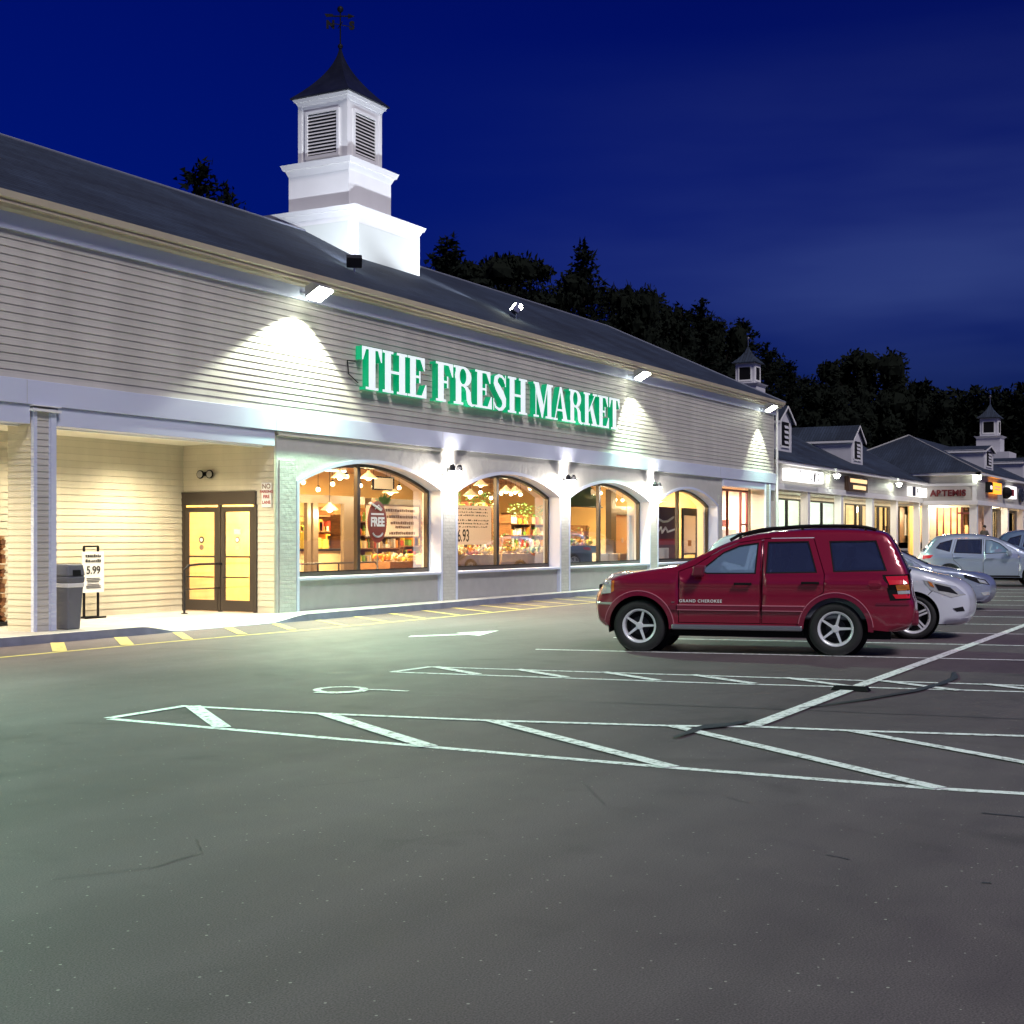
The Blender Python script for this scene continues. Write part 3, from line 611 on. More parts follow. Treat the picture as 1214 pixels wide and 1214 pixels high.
# ------------------------------------------------------------------ lit sign
def rect(a, b_, c_, d): return [(a, b_), (c_, b_), (c_, d), (a, d)]
def ell(cx, cy, rx_, ry_, n=28, a0=0, a1=360): return [(cx + rx_ * math.cos(R(a0 + (a1 - a0) * i / n)), cy + ry_ * math.sin(R(a0 + (a1 - a0) * i / n))) for i in range(n)]
def stroke(cl):
    out = []; inn = []
    n = len(cl)
    for i in range(n):
        a = Vector(cl[max(0, i - 1)][:2]); b_ = Vector(cl[min(n - 1, i + 1)][:2]); d = (b_ - a).normalized(); nn = Vector((-d.y, d.x)) * cl[i][2]
        p = Vector(cl[i][:2]); out.append(tuple(p + nn)); inn.append(tuple(p - nn))
    return out + inn[::-1]
t_ = .06
GL = {
 'T': (.66, [rect(.22, 0, .44, 1), rect(.12, 0, .54, t_), rect(0, 1 - t_, .66, 1), [(0, 1), (0, .68), (.035, .68), (.14, .95)], [(.66, 1), (.66, .68), (.625, .68), (.52, .95)]], []),
 'H': (.86, [rect(.08, 0, .29, 1), rect(.57, 0, .78, 1), rect(0, 0, .37, t_), rect(.49, 0, .86, t_), rect(0, 1 - t_, .37, 1), rect(.49, 1 - t_, .86, 1), rect(.28, .47, .6, .54)], []),
 'E': (.68, [rect(.08, 0, .29, 1), rect(0, 0, .64, t_), rect(0, 1 - t_, .62, 1), rect(.2, .48, .45, .54), rect(.41, .36, .46, .66), [(.62, 1), (.62, .68), (.585, .68), (.45, .95)], [(.68, 0), (.68, .34), (.645, .34), (.5, .05), (.5, 0)]], []),
 'F': (.64, [rect(.08, 0, .29, 1), rect(0, 0, .38, t_), rect(0, 1 - t_, .62, 1), rect(.2, .48, .45, .54), rect(.41, .36, .46, .66), [(.64, 1), (.64, .66), (.605, .66), (.47, .95)]], []),
 'R': (.82, [rect(.08, 0, .29, 1), rect(0, 0, .37, t_), rect(0, 1 - t_, .4, 1), ell(.37, .74, .32, .26), rect(.25, .48, .4, .53), [(.38, .52), (.55, .48), (.66, .36), (.68, .12), (.72, .05), (.82, .06), (.82, .02), (.7, -.02), (.56, .03), (.5, .14), (.48, .36), (.44, .44), (.34, .49)]], [ell(.36, .74, .13, .205)]),
 'S': (.64, [stroke([(.54, .76, .02), (.5, .88, .035), (.4, .95, .04), (.28, .96, .045), (.16, .88, .075), (.14, .75, .09), (.24, .62, .115), (.38, .47, .12), (.49, .32, .1), (.5, .17, .08), (.4, .06, .05), (.28, .035, .04), (.14, .09, .035), (.08, .22, .02)]), rect(.54, .68, .575, 1), rect(.04, 0, .075, .32)], []),
 'M': (1.02, [rect(.1, 0, .15, 1), rect(.72, 0, .93, 1), [(.03, 1), (.27, 1), (.53, .34), (.47, 0), (.42, 0)], [(.42, 0), (.48, 0), (.76, 1), (.70, 1)], rect(0, 0, .27, t_), rect(.62, 0, 1.02, t_), rect(0, 1 - t_, .25, 1), rect(.72, 1 - t_, 1.02, 1)], []),
 'A': (.84, [[(.06, 0), (.11, 0), (.43, 1), (.35, 1)], [(.35, 1), (.45, 1), (.78, 0), (.55, 0)], rect(.16, .28, .6, .34), rect(0, 0, .23, t_), rect(.46, 0, .84, t_)], []),
 'K': (.84, [rect(.08, 0, .29, 1), rect(0, 0, .37, t_), rect(0, 1 - t_, .37, 1), [(.28, .42), (.33, .42), (.72, .97), (.66, .97)], [(.36, .56), (.5, .68), (.8, .03), (.56, .03)], rect(.46, 0, .84, t_), rect(.54, 1 - t_, .82, 1)], []),
}
sg = thing('store_sign', 'lit white serif letters with green sides spelling THE FRESH MARKET on the clapboard wall', 'sign', (30.5, FY - .1, 5.1))
for word, xa, xb in (('THE', 24.03, 26.55), ('FRESH', 26.95, 31.35), ('MARKET', 31.7, 37.05)):
    tot = sum(GL[c_][0] for c_ in word) + .02 * (len(word) - 1); s_ = (xb - xa) / tot; x = xa
    for c_ in word:
        w_, P_, N_ = GL[c_]; V_, F_ = shape2d(P_, N_)
        fn = lambda u, v, d, x=x: (x + u * s_, FY + d, 4.72 + v * .9)
        fr, sd = extrude2d(V_, F_, fn, -.19, -.03)
        lo = fr.build('letter', M['letter_face'], sg); sd.build('letter_side', M['letter_side'], lo)
        x += (w_ + .02) * s_
rw = MB().box(24.0, 37.0, FY - .03, FY - .02, 4.6, 4.68); 
cd = MB().tube([(24.0, FY - .04, 5.3), (23.7, FY - .05, 5.28), (23.75, FY - .05, 5.0), (24.1, FY - .04, 4.85)], .012)
cd.build('cable', M['black'], sg)

# ------------------------------------------------------------------ floodlights
def flood(name, x, label, target=(0, -.35, -1), power=900, z=6.42, col=(.93, 1, .78), spot=100, spill=4200):
    t = thing(name, label, 'floodlight', (x, FY - .35, z), 'floodlights along the eave')
    t2 = t
    MB().box(x - .03, x + .03, FY - .34, FY - .075, z - .02, z + .03).build('bracket', M['steel'], t2)
    h = MB(); h.prism([(x - .25, FY - .36, z - .13), (x - .25, FY - .70, z + .06), (x - .25, FY - .52, z + .16), (x - .25, FY - .34, z + .08)], (.5, 0, 0)); h.build('housing', M['steel'], t2, bevel=.01)
    MB().prism([(x - .22, FY - .38, z - .16), (x - .22, FY - .70, z + .02), (x - .22, FY - .69, z + .04), (x - .22, FY - .37, z - .14)], (.44, 0, 0)).build('lens', M['flood'], t2)
    l = bpy.data.lights.new('flood_lamp', 'SPOT'); l.energy = power; l.color = col; l.spot_size = R(spot); l.spot_blend = .18; l.shadow_soft_size = .07
    lo = bpy.data.objects.new('flood_lamp', l); C.objects.link(lo); lo.parent = t; lo.location = (0, -.28, -.13)
    lo.rotation_euler = Vector(target).to_track_quat('-Z', 'Y').to_euler()
    if spill:
        l2 = bpy.data.lights.new('flood_spill', 'SPOT'); l2.energy = spill; l2.color = (.50, 1, .64); l2.spot_size = R(124); l2.spot_blend = 1; l2.shadow_soft_size = .12
        lo2 = bpy.data.objects.new('flood_spill', l2); C.objects.link(lo2); lo2.parent = t; lo2.location = (0, -.36, -.14)
        lo2.rotation_euler = Vector((0, -.62, -1)).to_track_quat('-Z', 'Y').to_euler()
    return t
flood('floodlight', 6.3, 'floodlight under the eave at the left end of the facade', power=900, target=(0, .02, -1), spot=100, spill=7500)
flood('floodlight', 22.11, 'bright floodlight under the gutter left of the green letters', power=1150, target=(-.1, .02, -1), spot=112)
flood('floodlight', 37.94, 'lit floodlight under the gutter just right of the green letters', power=600, target=(.3, -.02, -1), spot=98)
flood('floodlight', 49.9, 'lit floodlight at the far end corner of the supermarket eave', power=480, target=(0, .02, -1), spot=82, spill=1800)

def cup_spot(name, loc, label, power, lit, aim=(29.75, 21.5, 11.2)):
    t = thing(name, label, 'floodlight', loc)
    x, y, z = loc
    MB().cyl((x, y, z - .35), (x, y, z), .02, n=6).build('bracket', M['steel'], t)
    d = (Vector(aim) - Vector(loc)).normalized()
    u = d.cross(Vector((0, 0, 1))).normalized(); w = u.cross(d)
    q = [Vector(loc) + u * a * .17 + w * b_ * .12 for a, b_ in ((-1, -1), (1, -1), (1, 1), (-1, 1))]
    MB().prism([p - d * .1 for p in q], d * .2).build('housing', M['steel'] if lit else M['darkmetal'], t, bevel=.01)
    MB().prism([p * .8 + Vector(loc) * .2 + d * .105 for p in q], d * .01).build('lens', M['flood'], t)
    l = bpy.data.lights.new('spot_lamp', 'SPOT'); l.energy = power; l.color = (.82, .88, 1); l.spot_size = R(62); l.spot_blend = .5; l.shadow_soft_size = .04
    lo = bpy.data.objects.new('spot_lamp', l); C.objects.link(lo); lo.parent = t; lo.location = d * .15; lo.rotation_euler = d.to_track_quat('-Z', 'Y').to_euler()
cup_spot('roof_spotlight', (25.43, 18.0, 7.74), 'dark backed roof spotlight in front of the steeple base, aimed up at it', 850, False)
cup_spot('roof_spotlight', (32.95, 18.0, 7.77), 'glaring roof spotlight right of the steeple, standing alone on the shingles', 620, True)
# extra visible glare head on the second roof light
MB().ball((32.93, 17.9, 7.80), .10, 10, 6).build('bulb', M['flood'], [o for o in bpy.data.objects if o.name == 'roof_spotlight.001'][0])

# lanterns on the piers
lbl = ['wall lamp on the brick pier between the first and second arched windows', 'wall lamp on the brick pier between the second and third arched windows', 'wall lamp on the brick pier between the third and fourth arched windows']
for i, x in enumerate((27.78, 33.8, 39.78)):
    t = thing('wall_lamp', lbl[i], 'wall lamp', (x, FY - .1, 3.0), 'wall lamps on the brick piers')
    MB().box(x - .06, x + .06, FY - .05, FY - .03, 2.9, 3.2).build('back_plate', M['darkmetal'], t)
    for s_ in (-1, 1):
        MB().cyl((x, FY - .05, 3.18), (x + s_ * .16, FY - .2, 3.26), .012, n=6).build('arm', M['darkmetal'], t)
        MB().lathe([(.03, .06), (.07, 0), (.085, -.1), (.08, -.1), (.02, .03)], (x + s_ * .16, FY - .22, 3.24), 'z', 14).build('lamp_shade', M['darkmetal'], t)
        MB().ball((x + s_ * .16, FY - .22, 3.16), .075).build('bulb', M['lampw'], t)
    l = bpy.data.lights.new('lamp', 'POINT'); l.energy = 170; l.color = (1, .93, .82); l.shadow_soft_size = .08
    lo = bpy.data.objects.new('lamp', l); C.objects.link(lo); lo.parent = t; lo.location = (0, -.2, .02)

# alcove downlights
for i, (x, e) in enumerate(((13.3, 170), (17.2, 90), (19.6, 140))):
    t = thing('downlight', ['round recessed lamp in the soffit left of the grey pillar', 'round recessed lamp in the soffit between the pillar and the easel', 'round recessed lamp in the soffit nearest the glass doors'][i], 'ceiling light', (x, 18.0, 3.44), 'soffit lamps')
    MB().lathe([(.09, 0), (.12, 0), (.12, -.012), (.09, -.012)], (x, 18.0, 3.44), 'z', 20).build('trim_ring', M['white'], t)
    MB().lathe([(0, -.006), (.09, -.006)], (x, 18.0, 3.44), 'z', 20).build('lens', M['warm'], t)
    l = bpy.data.lights.new('down_lamp', 'SPOT'); l.energy = e * 5; l.color = (1, .86, .60); l.spot_size = R(150); l.spot_blend = 1; l.shadow_soft_size = .09
    lo = bpy.data.objects.new('down_lamp', l); C.objects.link(lo); lo.parent = t; lo.location = (0, 0, -.05)

# emergency twin head over the doors
t = thing('twin_lamp', 'black twin-head emergency light on the cream wall above the glass doors', 'wall light', (21.3, 18.65, 2.84))
MB().box(21.28, 21.33, 18.6, 18.7, 2.82, 2.9).build('base', M['black'], t)
for s_ in (-1, 1):
    MB().lathe([(0, .05), (.05, .045), (.085, 0), (.085, -.03)], (21.27, 18.65 + s_ * .12, 2.85), 'x', 16).build('lamp_head', M['black'], t)
    MB().lathe([(0, -.035), (.07, -.032)], (21.27, 18.65 + s_ * .12, 2.85), 'x', 16).build('lens', M['steel'], t)
# NO PARKING sign
t = thing('wall_sign', 'small white no parking fire lane sign with red letters beside the doors', 'sign', (21.3, 17.15, 2.45))
MB().box(21.318, 21.325, 17.04, 17.28, 2.18, 2.66).build('sign_plate', M['paper'], t)
for tx, z, s_, mm in (('NO', 2.545, .13, M['ink2']), ('PARKING', 2.46, .075, M['red_ink']), ('FIRE', 2.36, .085, M['red_ink']), ('LANE', 2.25, .085, M['red_ink'])):
    text('lettering', tx, s_, mm, t, (21.315, 17.16, z), '-x', .001, bold=.002)

# ------------------------------------------------------------------ trash can, easel, handrail, firewood
t = thing('trash_can', 'grey square trash can with hooded lid beside the first pillar', 'trash can', (16.2, 16.98, .13))
tx, ty = 16.08, 16.95
k = MB(); k.frustum(tx, ty, .13, .13, .13, .86, .17, .17); k.build('bin_body', M['trash'], t, bevel=.02)
k = MB(); k.frustum(tx, ty, .87, .18, .18, .98, .19, .19); k.frustum(tx, ty, .981, .19, .19, 1.17, .165, .165); k.build('hooded_lid', M['trash'], t, bevel=.025)
MB().frustum(tx, ty, .80, .172, .172, .868, .184, .184).build('liner', M['bag'], t, bevel=.01)
MB().add([(tx - .09, ty - .196, .99), (tx + .09, ty - .196, .99), (tx + .085, ty - .186, 1.08), (tx - .085, ty - .186, 1.08)], [(0, 1, 2, 3)]).build('flap', M['black'], t)

t = thing('easel_sign', 'white poster on a black metal easel stand against the cream clapboard wall', 'sign', (18.45, 18.9, .13))
k = MB()
for s_ in (-1, 1): k.box(18.45 + s_ * .17 - .018, 18.45 + s_ * .17 + .018, 18.86, 18.89, .13, 1.44)
k.box(18.2, 18.7, 18.75, 18.78, .13, .165).box(18.2, 18.7, 18.97, 19.0, .13, .165).box(18.26, 18.3, 18.75, 19.0, .13, .16).box(18.6, 18.64, 18.75, 19.0, .13, .16).box(18.28, 18.62, 18.86, 18.89, 1.42, 1.45)
k.build('stand', M['black'], t)
MB().box(18.2, 18.72, 18.83, 18.85, .6, 1.34).build('poster', M['paper'], t)
text('price', '5.99', .2, M['ink'], t, (18.46, 18.825, .94), '-y', .001, sx=1.0, bold=.004)
k = MB(); random.seed(11)
for row, (z, h_) in enumerate(((1.24, .055), (1.15, .055))):
    x = 18.27
    while x < 18.62:
        w = random.uniform(.02, .05); k.box(x, x + w, 18.822, 18.826, z, z + h_ * random.uniform(.6, 1)); x += w + .015
for z in (.85, .82, .79, .74, .71, .68): k.box(18.27 + random.uniform(0, .05), 18.65 - random.uniform(0, .06), 18.822, 18.826, z, z + .012)
k.build('small_print', M['ink'], t)

t = MB(); t.tube([(20.35, 18.25, .14), (20.35, 18.25, .98), (20.42, 18.2, 1.06), (20.7, 18.15, 1.08), (21.3, 18.15, 1.08)], .022).tube([(20.35, 18.25, .6), (21.3, 18.2, .6)], .014).cyl((20.35, 18.25, .135), (20.35, 18.25, .15), .06)
t.v = [(x - .0, y + .12, z) for x, y, z in t.v]
tag(t.build('handrail', M['darkmetal']), 'short dark metal handrail post to the left of the glass doors', 'handrail')

# bundled firewood stacked left of the pillar
fwm = [mat('split_wood_%d' % i, c_, .8, noise_amt=.3, noise_scale=12) for i, c_ in enumerate(((.30, .13, .05), (.20, .08, .035), (.45, .25, .12)))]
fb = None; n_ = 0
pos_names = ['bottom', 'second', 'third', 'fourth', 'fifth', 'top']
for row in range(6):
    t = thing('firewood_bundle', '%s bundle of split firewood in the stack left of the grey pillar' % (pos_names[row] if row else 'bottom'), 'firewood', (16.0, 18.75, .2 + row * .24), 'firewood bundles')
    for q in range(3):
        k = MB(); random.seed(row * 10 + q)
        for j in range(5):
            a = random.uniform(0, 6.28); cx_ = 15.9 - .33 + .09 * j * 1.6 + random.uniform(-.02, .02); cz_ = .2 + row * .24 + .06 + (q - 1) * .07 + .06
            r_ = random.uniform(.045, .06)
            pts = [(cx_ + r_ * math.cos(a + e), 18.5, cz_ + r_ * math.sin(a + e)) for e in (0, 1.5, 3.1, 4.6)]
            k.prism(pts, (0, .42, 0))
        k.build('split_logs', fwm[q], t)
tag(MB().box(15.45, 16.4, 18.45, 19.0, .14, .2).build('pallet', M['darkmetal']), 'low black pallet under the firewood bundles', 'pallet')

# ------------------------------------------------------------------ store interior things
def flowers(x, y, z, label, n=7):
    t = thing('flower_bucket', label, 'flowers', (x, y, z)); rnd = random.Random(int(x * 10))
    MB().lathe([(0, 0), (.1, 0), (.14, .28), (.13, .28), (.1, .05)], (x, y, z), 'z', 14).build('bucket', M['steel'], t)
    k = MB(); q = MB()
    for i in range(14):
        a = rnd.uniform(0, 6.28); r_ = rnd.uniform(.02, .18); p = (x + r_ * math.cos(a), y + r_ * math.sin(a), z + .3 + rnd.uniform(.1, .28)); k.cyl((x, y, z + .2), p, .006, n=4); q.ball(p, .05, 7, 5)
    k.build('stems', M['plant'], t); q.build('blossoms', M['produce'][2], t)
def interior_light(x, y, z, e, col=(1, .72, .36), rad=.5):
    l = bpy.data.lights.new('ceiling_glow', 'POINT'); l.energy = e; l.color = col; l.shadow_soft_size = rad
    return l
pn = 0
def pendant(x, y, z, label, e=40, r=.22):
    t = thing('pendant_lamp', label, 'pendant lamp', (x, y, z), 'pendant lamps inside the shop')
    MB().cyl((x, y, z + .1), (x, y, 3.6), .008, n=5).build('cord', M['black'], t)
    MB().lathe([(.03, .14), (.05, .1), (r, -.04), (r - .01, -.045), (.04, .08)], (x, y, z), 'z', 20).build('lamp_shade', M['shade'], t, smooth=True)
    MB().ball((x, y, z - .02), .075).build('bulb', M['warm'], t)
    l = bpy.data.lights.new('pendant_glow', 'POINT'); l.energy = e; l.color = (1, .76, .42); l.shadow_soft_size = .12
    lo = bpy.data.objects.new('pendant_glow', l); C.objects.link(lo); lo.parent = t; lo.location = (0, 0, -.12)
pl = [((26.83, 19.4, 3.05), 'cone pendant lamp at the top of the left pane of the first arched window'), ((27.24, 20.0, 2.3), 'low round pendant lamp in the left pane of the first arched window'),
      ((27.43, 19.0, 3.05), 'pendant lamp just right of the mullion in the first arched window'), ((29.27, 19.6, 2.77), 'pendant lamp at the right over the poster in the first arched window'),
      ((32.22, 19.0, 2.76), 'pendant lamp low in the left pane of the second arched window'), ((33.8, 19.6, 3.1), 'pendant lamp at the top of the left pane of the second arched window'),
      ((35.08, 19.5, 2.96), 'small pendant lamp left in the right pane of the second arched window'), ((36.55, 20.0, 3.0), 'small pendant lamp right in the right pane of the second arched window'),
      ((40.2, 19.2, 3.0), 'pendant lamp in the left pane of the third arched window'), ((45.0, 18.9, 2.9), 'pendant lamp in the fourth arched window')]
for p, lb in pl: pendant(*p, lb, 180)
tl = [((33.5, 21.5), 'long ceiling tube lamp behind the left pane of the second arched window'), ((37.6, 20.4), 'ceiling tube lamp at the upper right of the second arched window'), ((43.0, 19.6), 'ceiling tube lamp behind the right pane of the third arched window'), ((32.0, 23.4), 'ceiling tube lamp deep behind the first arched window'), ((25.4, 18.9), 'ceiling tube lamp over the cart rail behind the first arched window'), ((49.6, 18.8), 'ceiling tube lamp behind the far end shopfront')]
for i, (p, lb) in enumerate(tl):
    t = thing('tube_light', lb, 'ceiling light', (p[0], p[1], 3.5), 'tube lamps on the shop ceiling')
    MB().box(p[0] - .6, p[0] + .6, p[1] - .08, p[1] + .08, 3.5, 3.58).build('housing', M['white'], t)
    MB().box(p[0] - .58, p[0] + .58, p[1] - .06, p[1] + .06, 3.46, 3.498).build('tube', M['tube'], t)
    l = bpy.data.lights.new('tube_glow', 'AREA'); l.energy = 540; l.color = (1, .75, .38) if i != 5 else (1, .80, .66); l.shape = 'RECTANGLE'; l.size = 1.5; l.size_y = .5
    lo = bpy.data.objects.new('tube_glow', l); C.objects.link(lo); lo.parent = t; lo.location = (0, 0, -.06)
# vestibule wall lamp light
t = thing('vestibule_lamp', 'round lamp on the vestibule ceiling behind the glass doors', 'ceiling light', (22.6, 18.4, 3.5))
MB().lathe([(0, -.06), (.15, -.05), (.17, 0)], (22.6, 18.4, 3.6), 'z', 20).build('globe', M['warm'], t)
l = bpy.data.lights.new('vestibule_glow', 'POINT'); l.energy = 330; l.color = (1, .78, .42); l.shadow_soft_size = .15
lo = bpy.data.objects.new('vestibule_glow', l); C.objects.link(lo); lo.parent = t; lo.location = (0, 0, -.1)
MB().box(21.5, 25.0, 20.3, 20.36, .14, 3.6).build('vestibule_wall', mat('vestibule_yellow', (.85, .56, .18), .7, noise_amt=.2), bd)

def produce_table(x0, x1, y0, y1, z, label, cols, seed, leafy=False, tm='wood'):
    t = thing('produce_table', label, 'display table', ((x0 + x1) / 2, (y0 + y1) / 2, .14), 'produce displays behind the glass')
    k = MB().box(x0, x1, y0, y1, z - .22, z); k.box(x0 + .1, x1 - .1, y0 + .1, y1 - .1, .14, z - .22); k.build('table', M[tm], t)
    rnd = random.Random(seed); n = int((x1 - x0) / .42)
    for i in range(n):
        k = MB(); xa = x0 + (x1 - x0) * i / n
        for _ in range(26):
            k.ball((xa + rnd.uniform(.05, (x1 - x0) / n - .03), y0 + rnd.uniform(.08, .6), z + rnd.uniform(.03, .16)), rnd.uniform(.035, .055), 7, 5)
        o = k.build('fruit_heap', M['produce'][cols[i % len(cols)]], t, smooth=True)
    if leafy:
        k = MB()
        for _ in range(170):
            c_ = Vector((rnd.uniform(x0, x1), y0 + rnd.uniform(.1, .8), z + rnd.uniform(.15, .6) * rnd.random() ** .5)); a = rnd.uniform(0, 6.28); u = Vector((math.cos(a), math.sin(a), rnd.uniform(-.5, .9))).normalized() * rnd.uniform(.08, .16); w = u.cross(Vector((0, 0, 1))).normalized() * .03
            k.add([c_, c_ + u * .5 + w, c_ + u, c_ + u * .5 - w], [(0, 1, 2, 3)])
        k.build('foliage', M['plant'], t)
produce_table(28.2, 30.6, 18.9, 19.8, 1.0, 'wooden table of baskets behind the poster in the first arched window', [1, 4, 2, 4], 1)
produce_table(29.2, 31.9, 17.9, 18.8, 1.15, 'display of pale goods in the left pane of the second arched window', [4, 2, 4, 1, 4, 2], 2, tm='lightwood')
produce_table(32.7, 35.6, 18.3, 19.3, 1.15, 'display of pale goods with leafy greens in the right pane of the second arched window', [4, 2, 4, 2, 3], 3, True, tm='lightwood')
produce_table(35.7, 38.0, 18.0, 18.9, 1.35, 'dark blue fruit bin topped with leaves in the left pane of the third arched window', [2, 3, 4, 1], 4, True, 'bluegrey')
# a counter and goods in the vestibule bay
ct = thing('checkout_counter', 'long pale counter with yellow goods behind the rail in the first arched window', 'counter', (27.5, 20.8, .14))
MB().box(25.4, 29.2, 20.6, 21.1, .14, 1.26).build('counter_body', mat('counter_cream', (.85, .66, .36), .6), ct); MB().box(25.35, 29.25, 20.55, 21.15, 1.26, 1.31).build('counter_top', M['darkmetal'], ct)
for x, w, nm in ((26.4, .28, 'leftmost'), (26.8, .16, 'the smallest'), (27.15, .38, 'the tallest'), (27.62, .25, 'just right of the tallest'), (27.95, .22, 'rightmost')):
    o = MB().box(x, x + w, 20.7, 20.95, 1.312, 1.31 + w * 1.1).build('goods_box', M['produce'][2], bevel=.02); tag(o, 'yellow box on the counter in the first arched window, %s' % nm, 'box', 'yellow boxes on the counter')
    k = MB(); rnd = random.Random(int(x * 7))
for x in (26.3, 27.4, 28.3): flowers(x, 21.4, 1.0, 'bucket of yellow flowers behind the counter, %s' % {26.3: 'left of the screen posts', 27.4: 'centre of the left pane', 28.3: 'nearest the mullion'}[x])
# shelves along the back
shl = ['behind the first', 'behind the second', 'behind the third']
for i, x0 in enumerate((31.5, 36.2, 40.9)):
    t = thing('shelf_rack', 'tall wooden shelf rack of packed goods deep inside, %s arched window' % shl[i], 'shelf', (x0, 24.5, .14), 'shelf racks deep inside the shop')
    k = MB()
    for z in (.4, .85, 1.3, 1.75, 2.2): k.box(x0, x0 + 3.6, 24.3, 24.9, z, z + .04)
    for x in (x0, x0 + 1.8, x0 + 3.56): k.box(x, x + .04, 24.28, 24.92, .14, 2.5)
    k.build('shelves', M['wood'], t)
    rnd = random.Random(i)
    for mi in range(5):
        k = MB()
        for z in (.44, .89, 1.34, 1.79):
            x = x0 + .06 + rnd.random() * .3
            while x < x0 + 3.4:
                w = rnd.uniform(.08, .25); 
                if rnd.random() < .45: k.box(x, x + w, 24.32, 24.6, z, z + rnd.uniform(.12, .36))
                x += w + .08
        o = k.build('packed_goods', M['produce'][mi], t); o['kind'] = 'stuff'
# wall décor above shelves seen through the arches
t = thing('hanging_menu_board', 'framed white board hanging above the poster in the first arched window', 'board', (28.8, 19.5, 2.95))
MB().box(28.37, 29.23, 19.5, 19.53, 2.80, 3.08).build('board', M['paper'], t); k = MB()
for a in ((28.34, 29.26, 2.77, 2.80), (28.34, 29.26, 3.08, 3.11), (28.34, 28.37, 2.80, 3.08), (29.23, 29.26, 2.80, 3.08)): k.box(a[0], a[1], 19.48, 19.53, a[2], a[3])
k.build('frame', M['black'], t)
# brown beam boxes inside bay 1
MB().box(29.3, 31.6, 20.2, 20.4, 2.35, 2.6).build('interior_beam', bpy.data.materials['vestibule_frame'], bd)
# poster and oval in window one
yo = FY + .37
t = thing('window_poster', 'pale framed poster with brown writing in the right pane of the first arched window', 'poster', (26.3, yo, 1.9))
MB().box(25.0, 27.12, yo + .01, yo + .02, 1.62, 2.30).build('poster_sheet', M['backlit'], t)
k = MB()
for a in ((24.97, 27.15, 1.59, 1.62), (24.97, 27.15, 2.30, 2.33), (27.12, 27.15, 1.62, 2.30)): k.box(a[0], a[1], yo, yo + .02, a[2], a[3])
k.build('frame', M['ink2'], t)
k = MB(); rnd = random.Random(5)
for z, h_, a, b2 in ((2.17, .07, 25.75, 26.95), (2.03, .07, 25.8, 27.02), (1.89, .07, 25.95, 26.9), (1.80, .06, 26.15, 26.75), (1.66, .07, 25.9, 26.95)):
    x = a
    while x < b2: w = rnd.uniform(.04, .09); k.box(x, min(b2, x + w), yo + .004, yo + .009, z, z + h_ * rnd.uniform(.75, 1)); x += w + .022
k.build('faded_lettering', M['ink2'], t)
t = thing('oval_sign', 'brown oval FREE sign on a stick in front of the pale poster', 'sign', (25.35, yo, 1.9))
V_, F_ = shape2d([ell(25.38, 1.94, .36, .46, 40)]); fr, sd = extrude2d(V_, F_, lambda x, y, d: (x, yo + d, y), -.03, -.01); fr.add(sd.v, sd.f); fr.build('oval_board', M['oval'], t)
text('word', 'FREE', .27, M['paper'], t, (25.38, yo - .033, 1.85), '-y', .001, sx=.95, bold=.012)
k = MB().box(25.13, 25.62, yo - .035, yo - .031, 2.09, 2.13); k.build('small_words', M['paper'], t)
sw = [(25.38 + .2 * math.cos(R(200 + 14 * i)), yo - .033, 1.74 + .13 * math.sin(R(200 + 14 * i))) for i in range(11)]
MB().tube(sw, .022, 6).build('swoosh', M['panel'], t)
sw = [(25.1, yo - .04, 2.35), (25.5, yo - .04, 2.2)]; MB().tube(sw, .025, 6).tube([(25.28, yo - .034, 2.22), (25.42, yo - .034, 2.31), (25.55, yo - .034, 2.22)], .012, 6).build('top_stroke', M['paper'], t)
MB().cyl((25.4, yo - .01, .9), (25.4, yo - .01, 1.49), .015, n=6).build('stick', M['steel'], t)
pl_ = thing('potted_greens', 'small bright green plant above the poster in the first arched window', 'plant', (26.0, yo + .25, 2.3)); k = MB(); rnd = random.Random(9)
for i in range(40):
    c_ = Vector((26.0 + rnd.uniform(-.1, .1), yo + .25, 2.32)); a = rnd.uniform(.3, 2.84); u = Vector((math.cos(a), rnd.uniform(-.3, .3), math.sin(a))) * rnd.uniform(.12, .3); w = Vector((-u.z, 0, u.x)) * .16
    k.add([c_, c_ + u * .6 + w, c_ + u, c_ + u * .6 - w], [(0, 1, 2, 3)])
k.build('leaves', M['plant'], pl_); MB().lathe([(0, 0), (.07, 0), (.09, .14), (0, .14)], (26.0, yo + .25, 2.2), 'z', 12).build('pot', M['wood'], pl_); MB().box(25.9, 27.2, yo + .1, yo + .4, 2.17, 2.198).build('shelf_board', M['wood'], pl_)
# poster in window two
t = thing('window_poster', 'large pale price poster reading 6.93 in the left pane of the second arched window', 'poster', (29.4, yo, 1.8))
MB().box(28.36, 30.5, yo + .01, yo + .02, 1.42, 2.38).build('poster_sheet', M['backlit'], t)
text('price', '6.93', .42, M['ink'], t, (29.12, yo + .005, 1.5), '-y', .001, sx=.8, bold=.006)
k = MB(); rnd = random.Random(8)
for z in (2.28, 2.2, 2.12, 2.0, 1.92, 1.84): 
    x = 28.45
    while x < 30.3: w = rnd.uniform(.015, .07); k.box(x, x + w, yo + .003, yo + .008, z, z + rnd.uniform(.015, .04)); x += w + rnd.uniform(.015, .07)
k.build('small_print', M['ink'], t)
MB().tube([(28.45, yo + .03, 1.4), (28.75, yo + .03, .92)], .018, 6).build('easel_leg', M['black'], t)
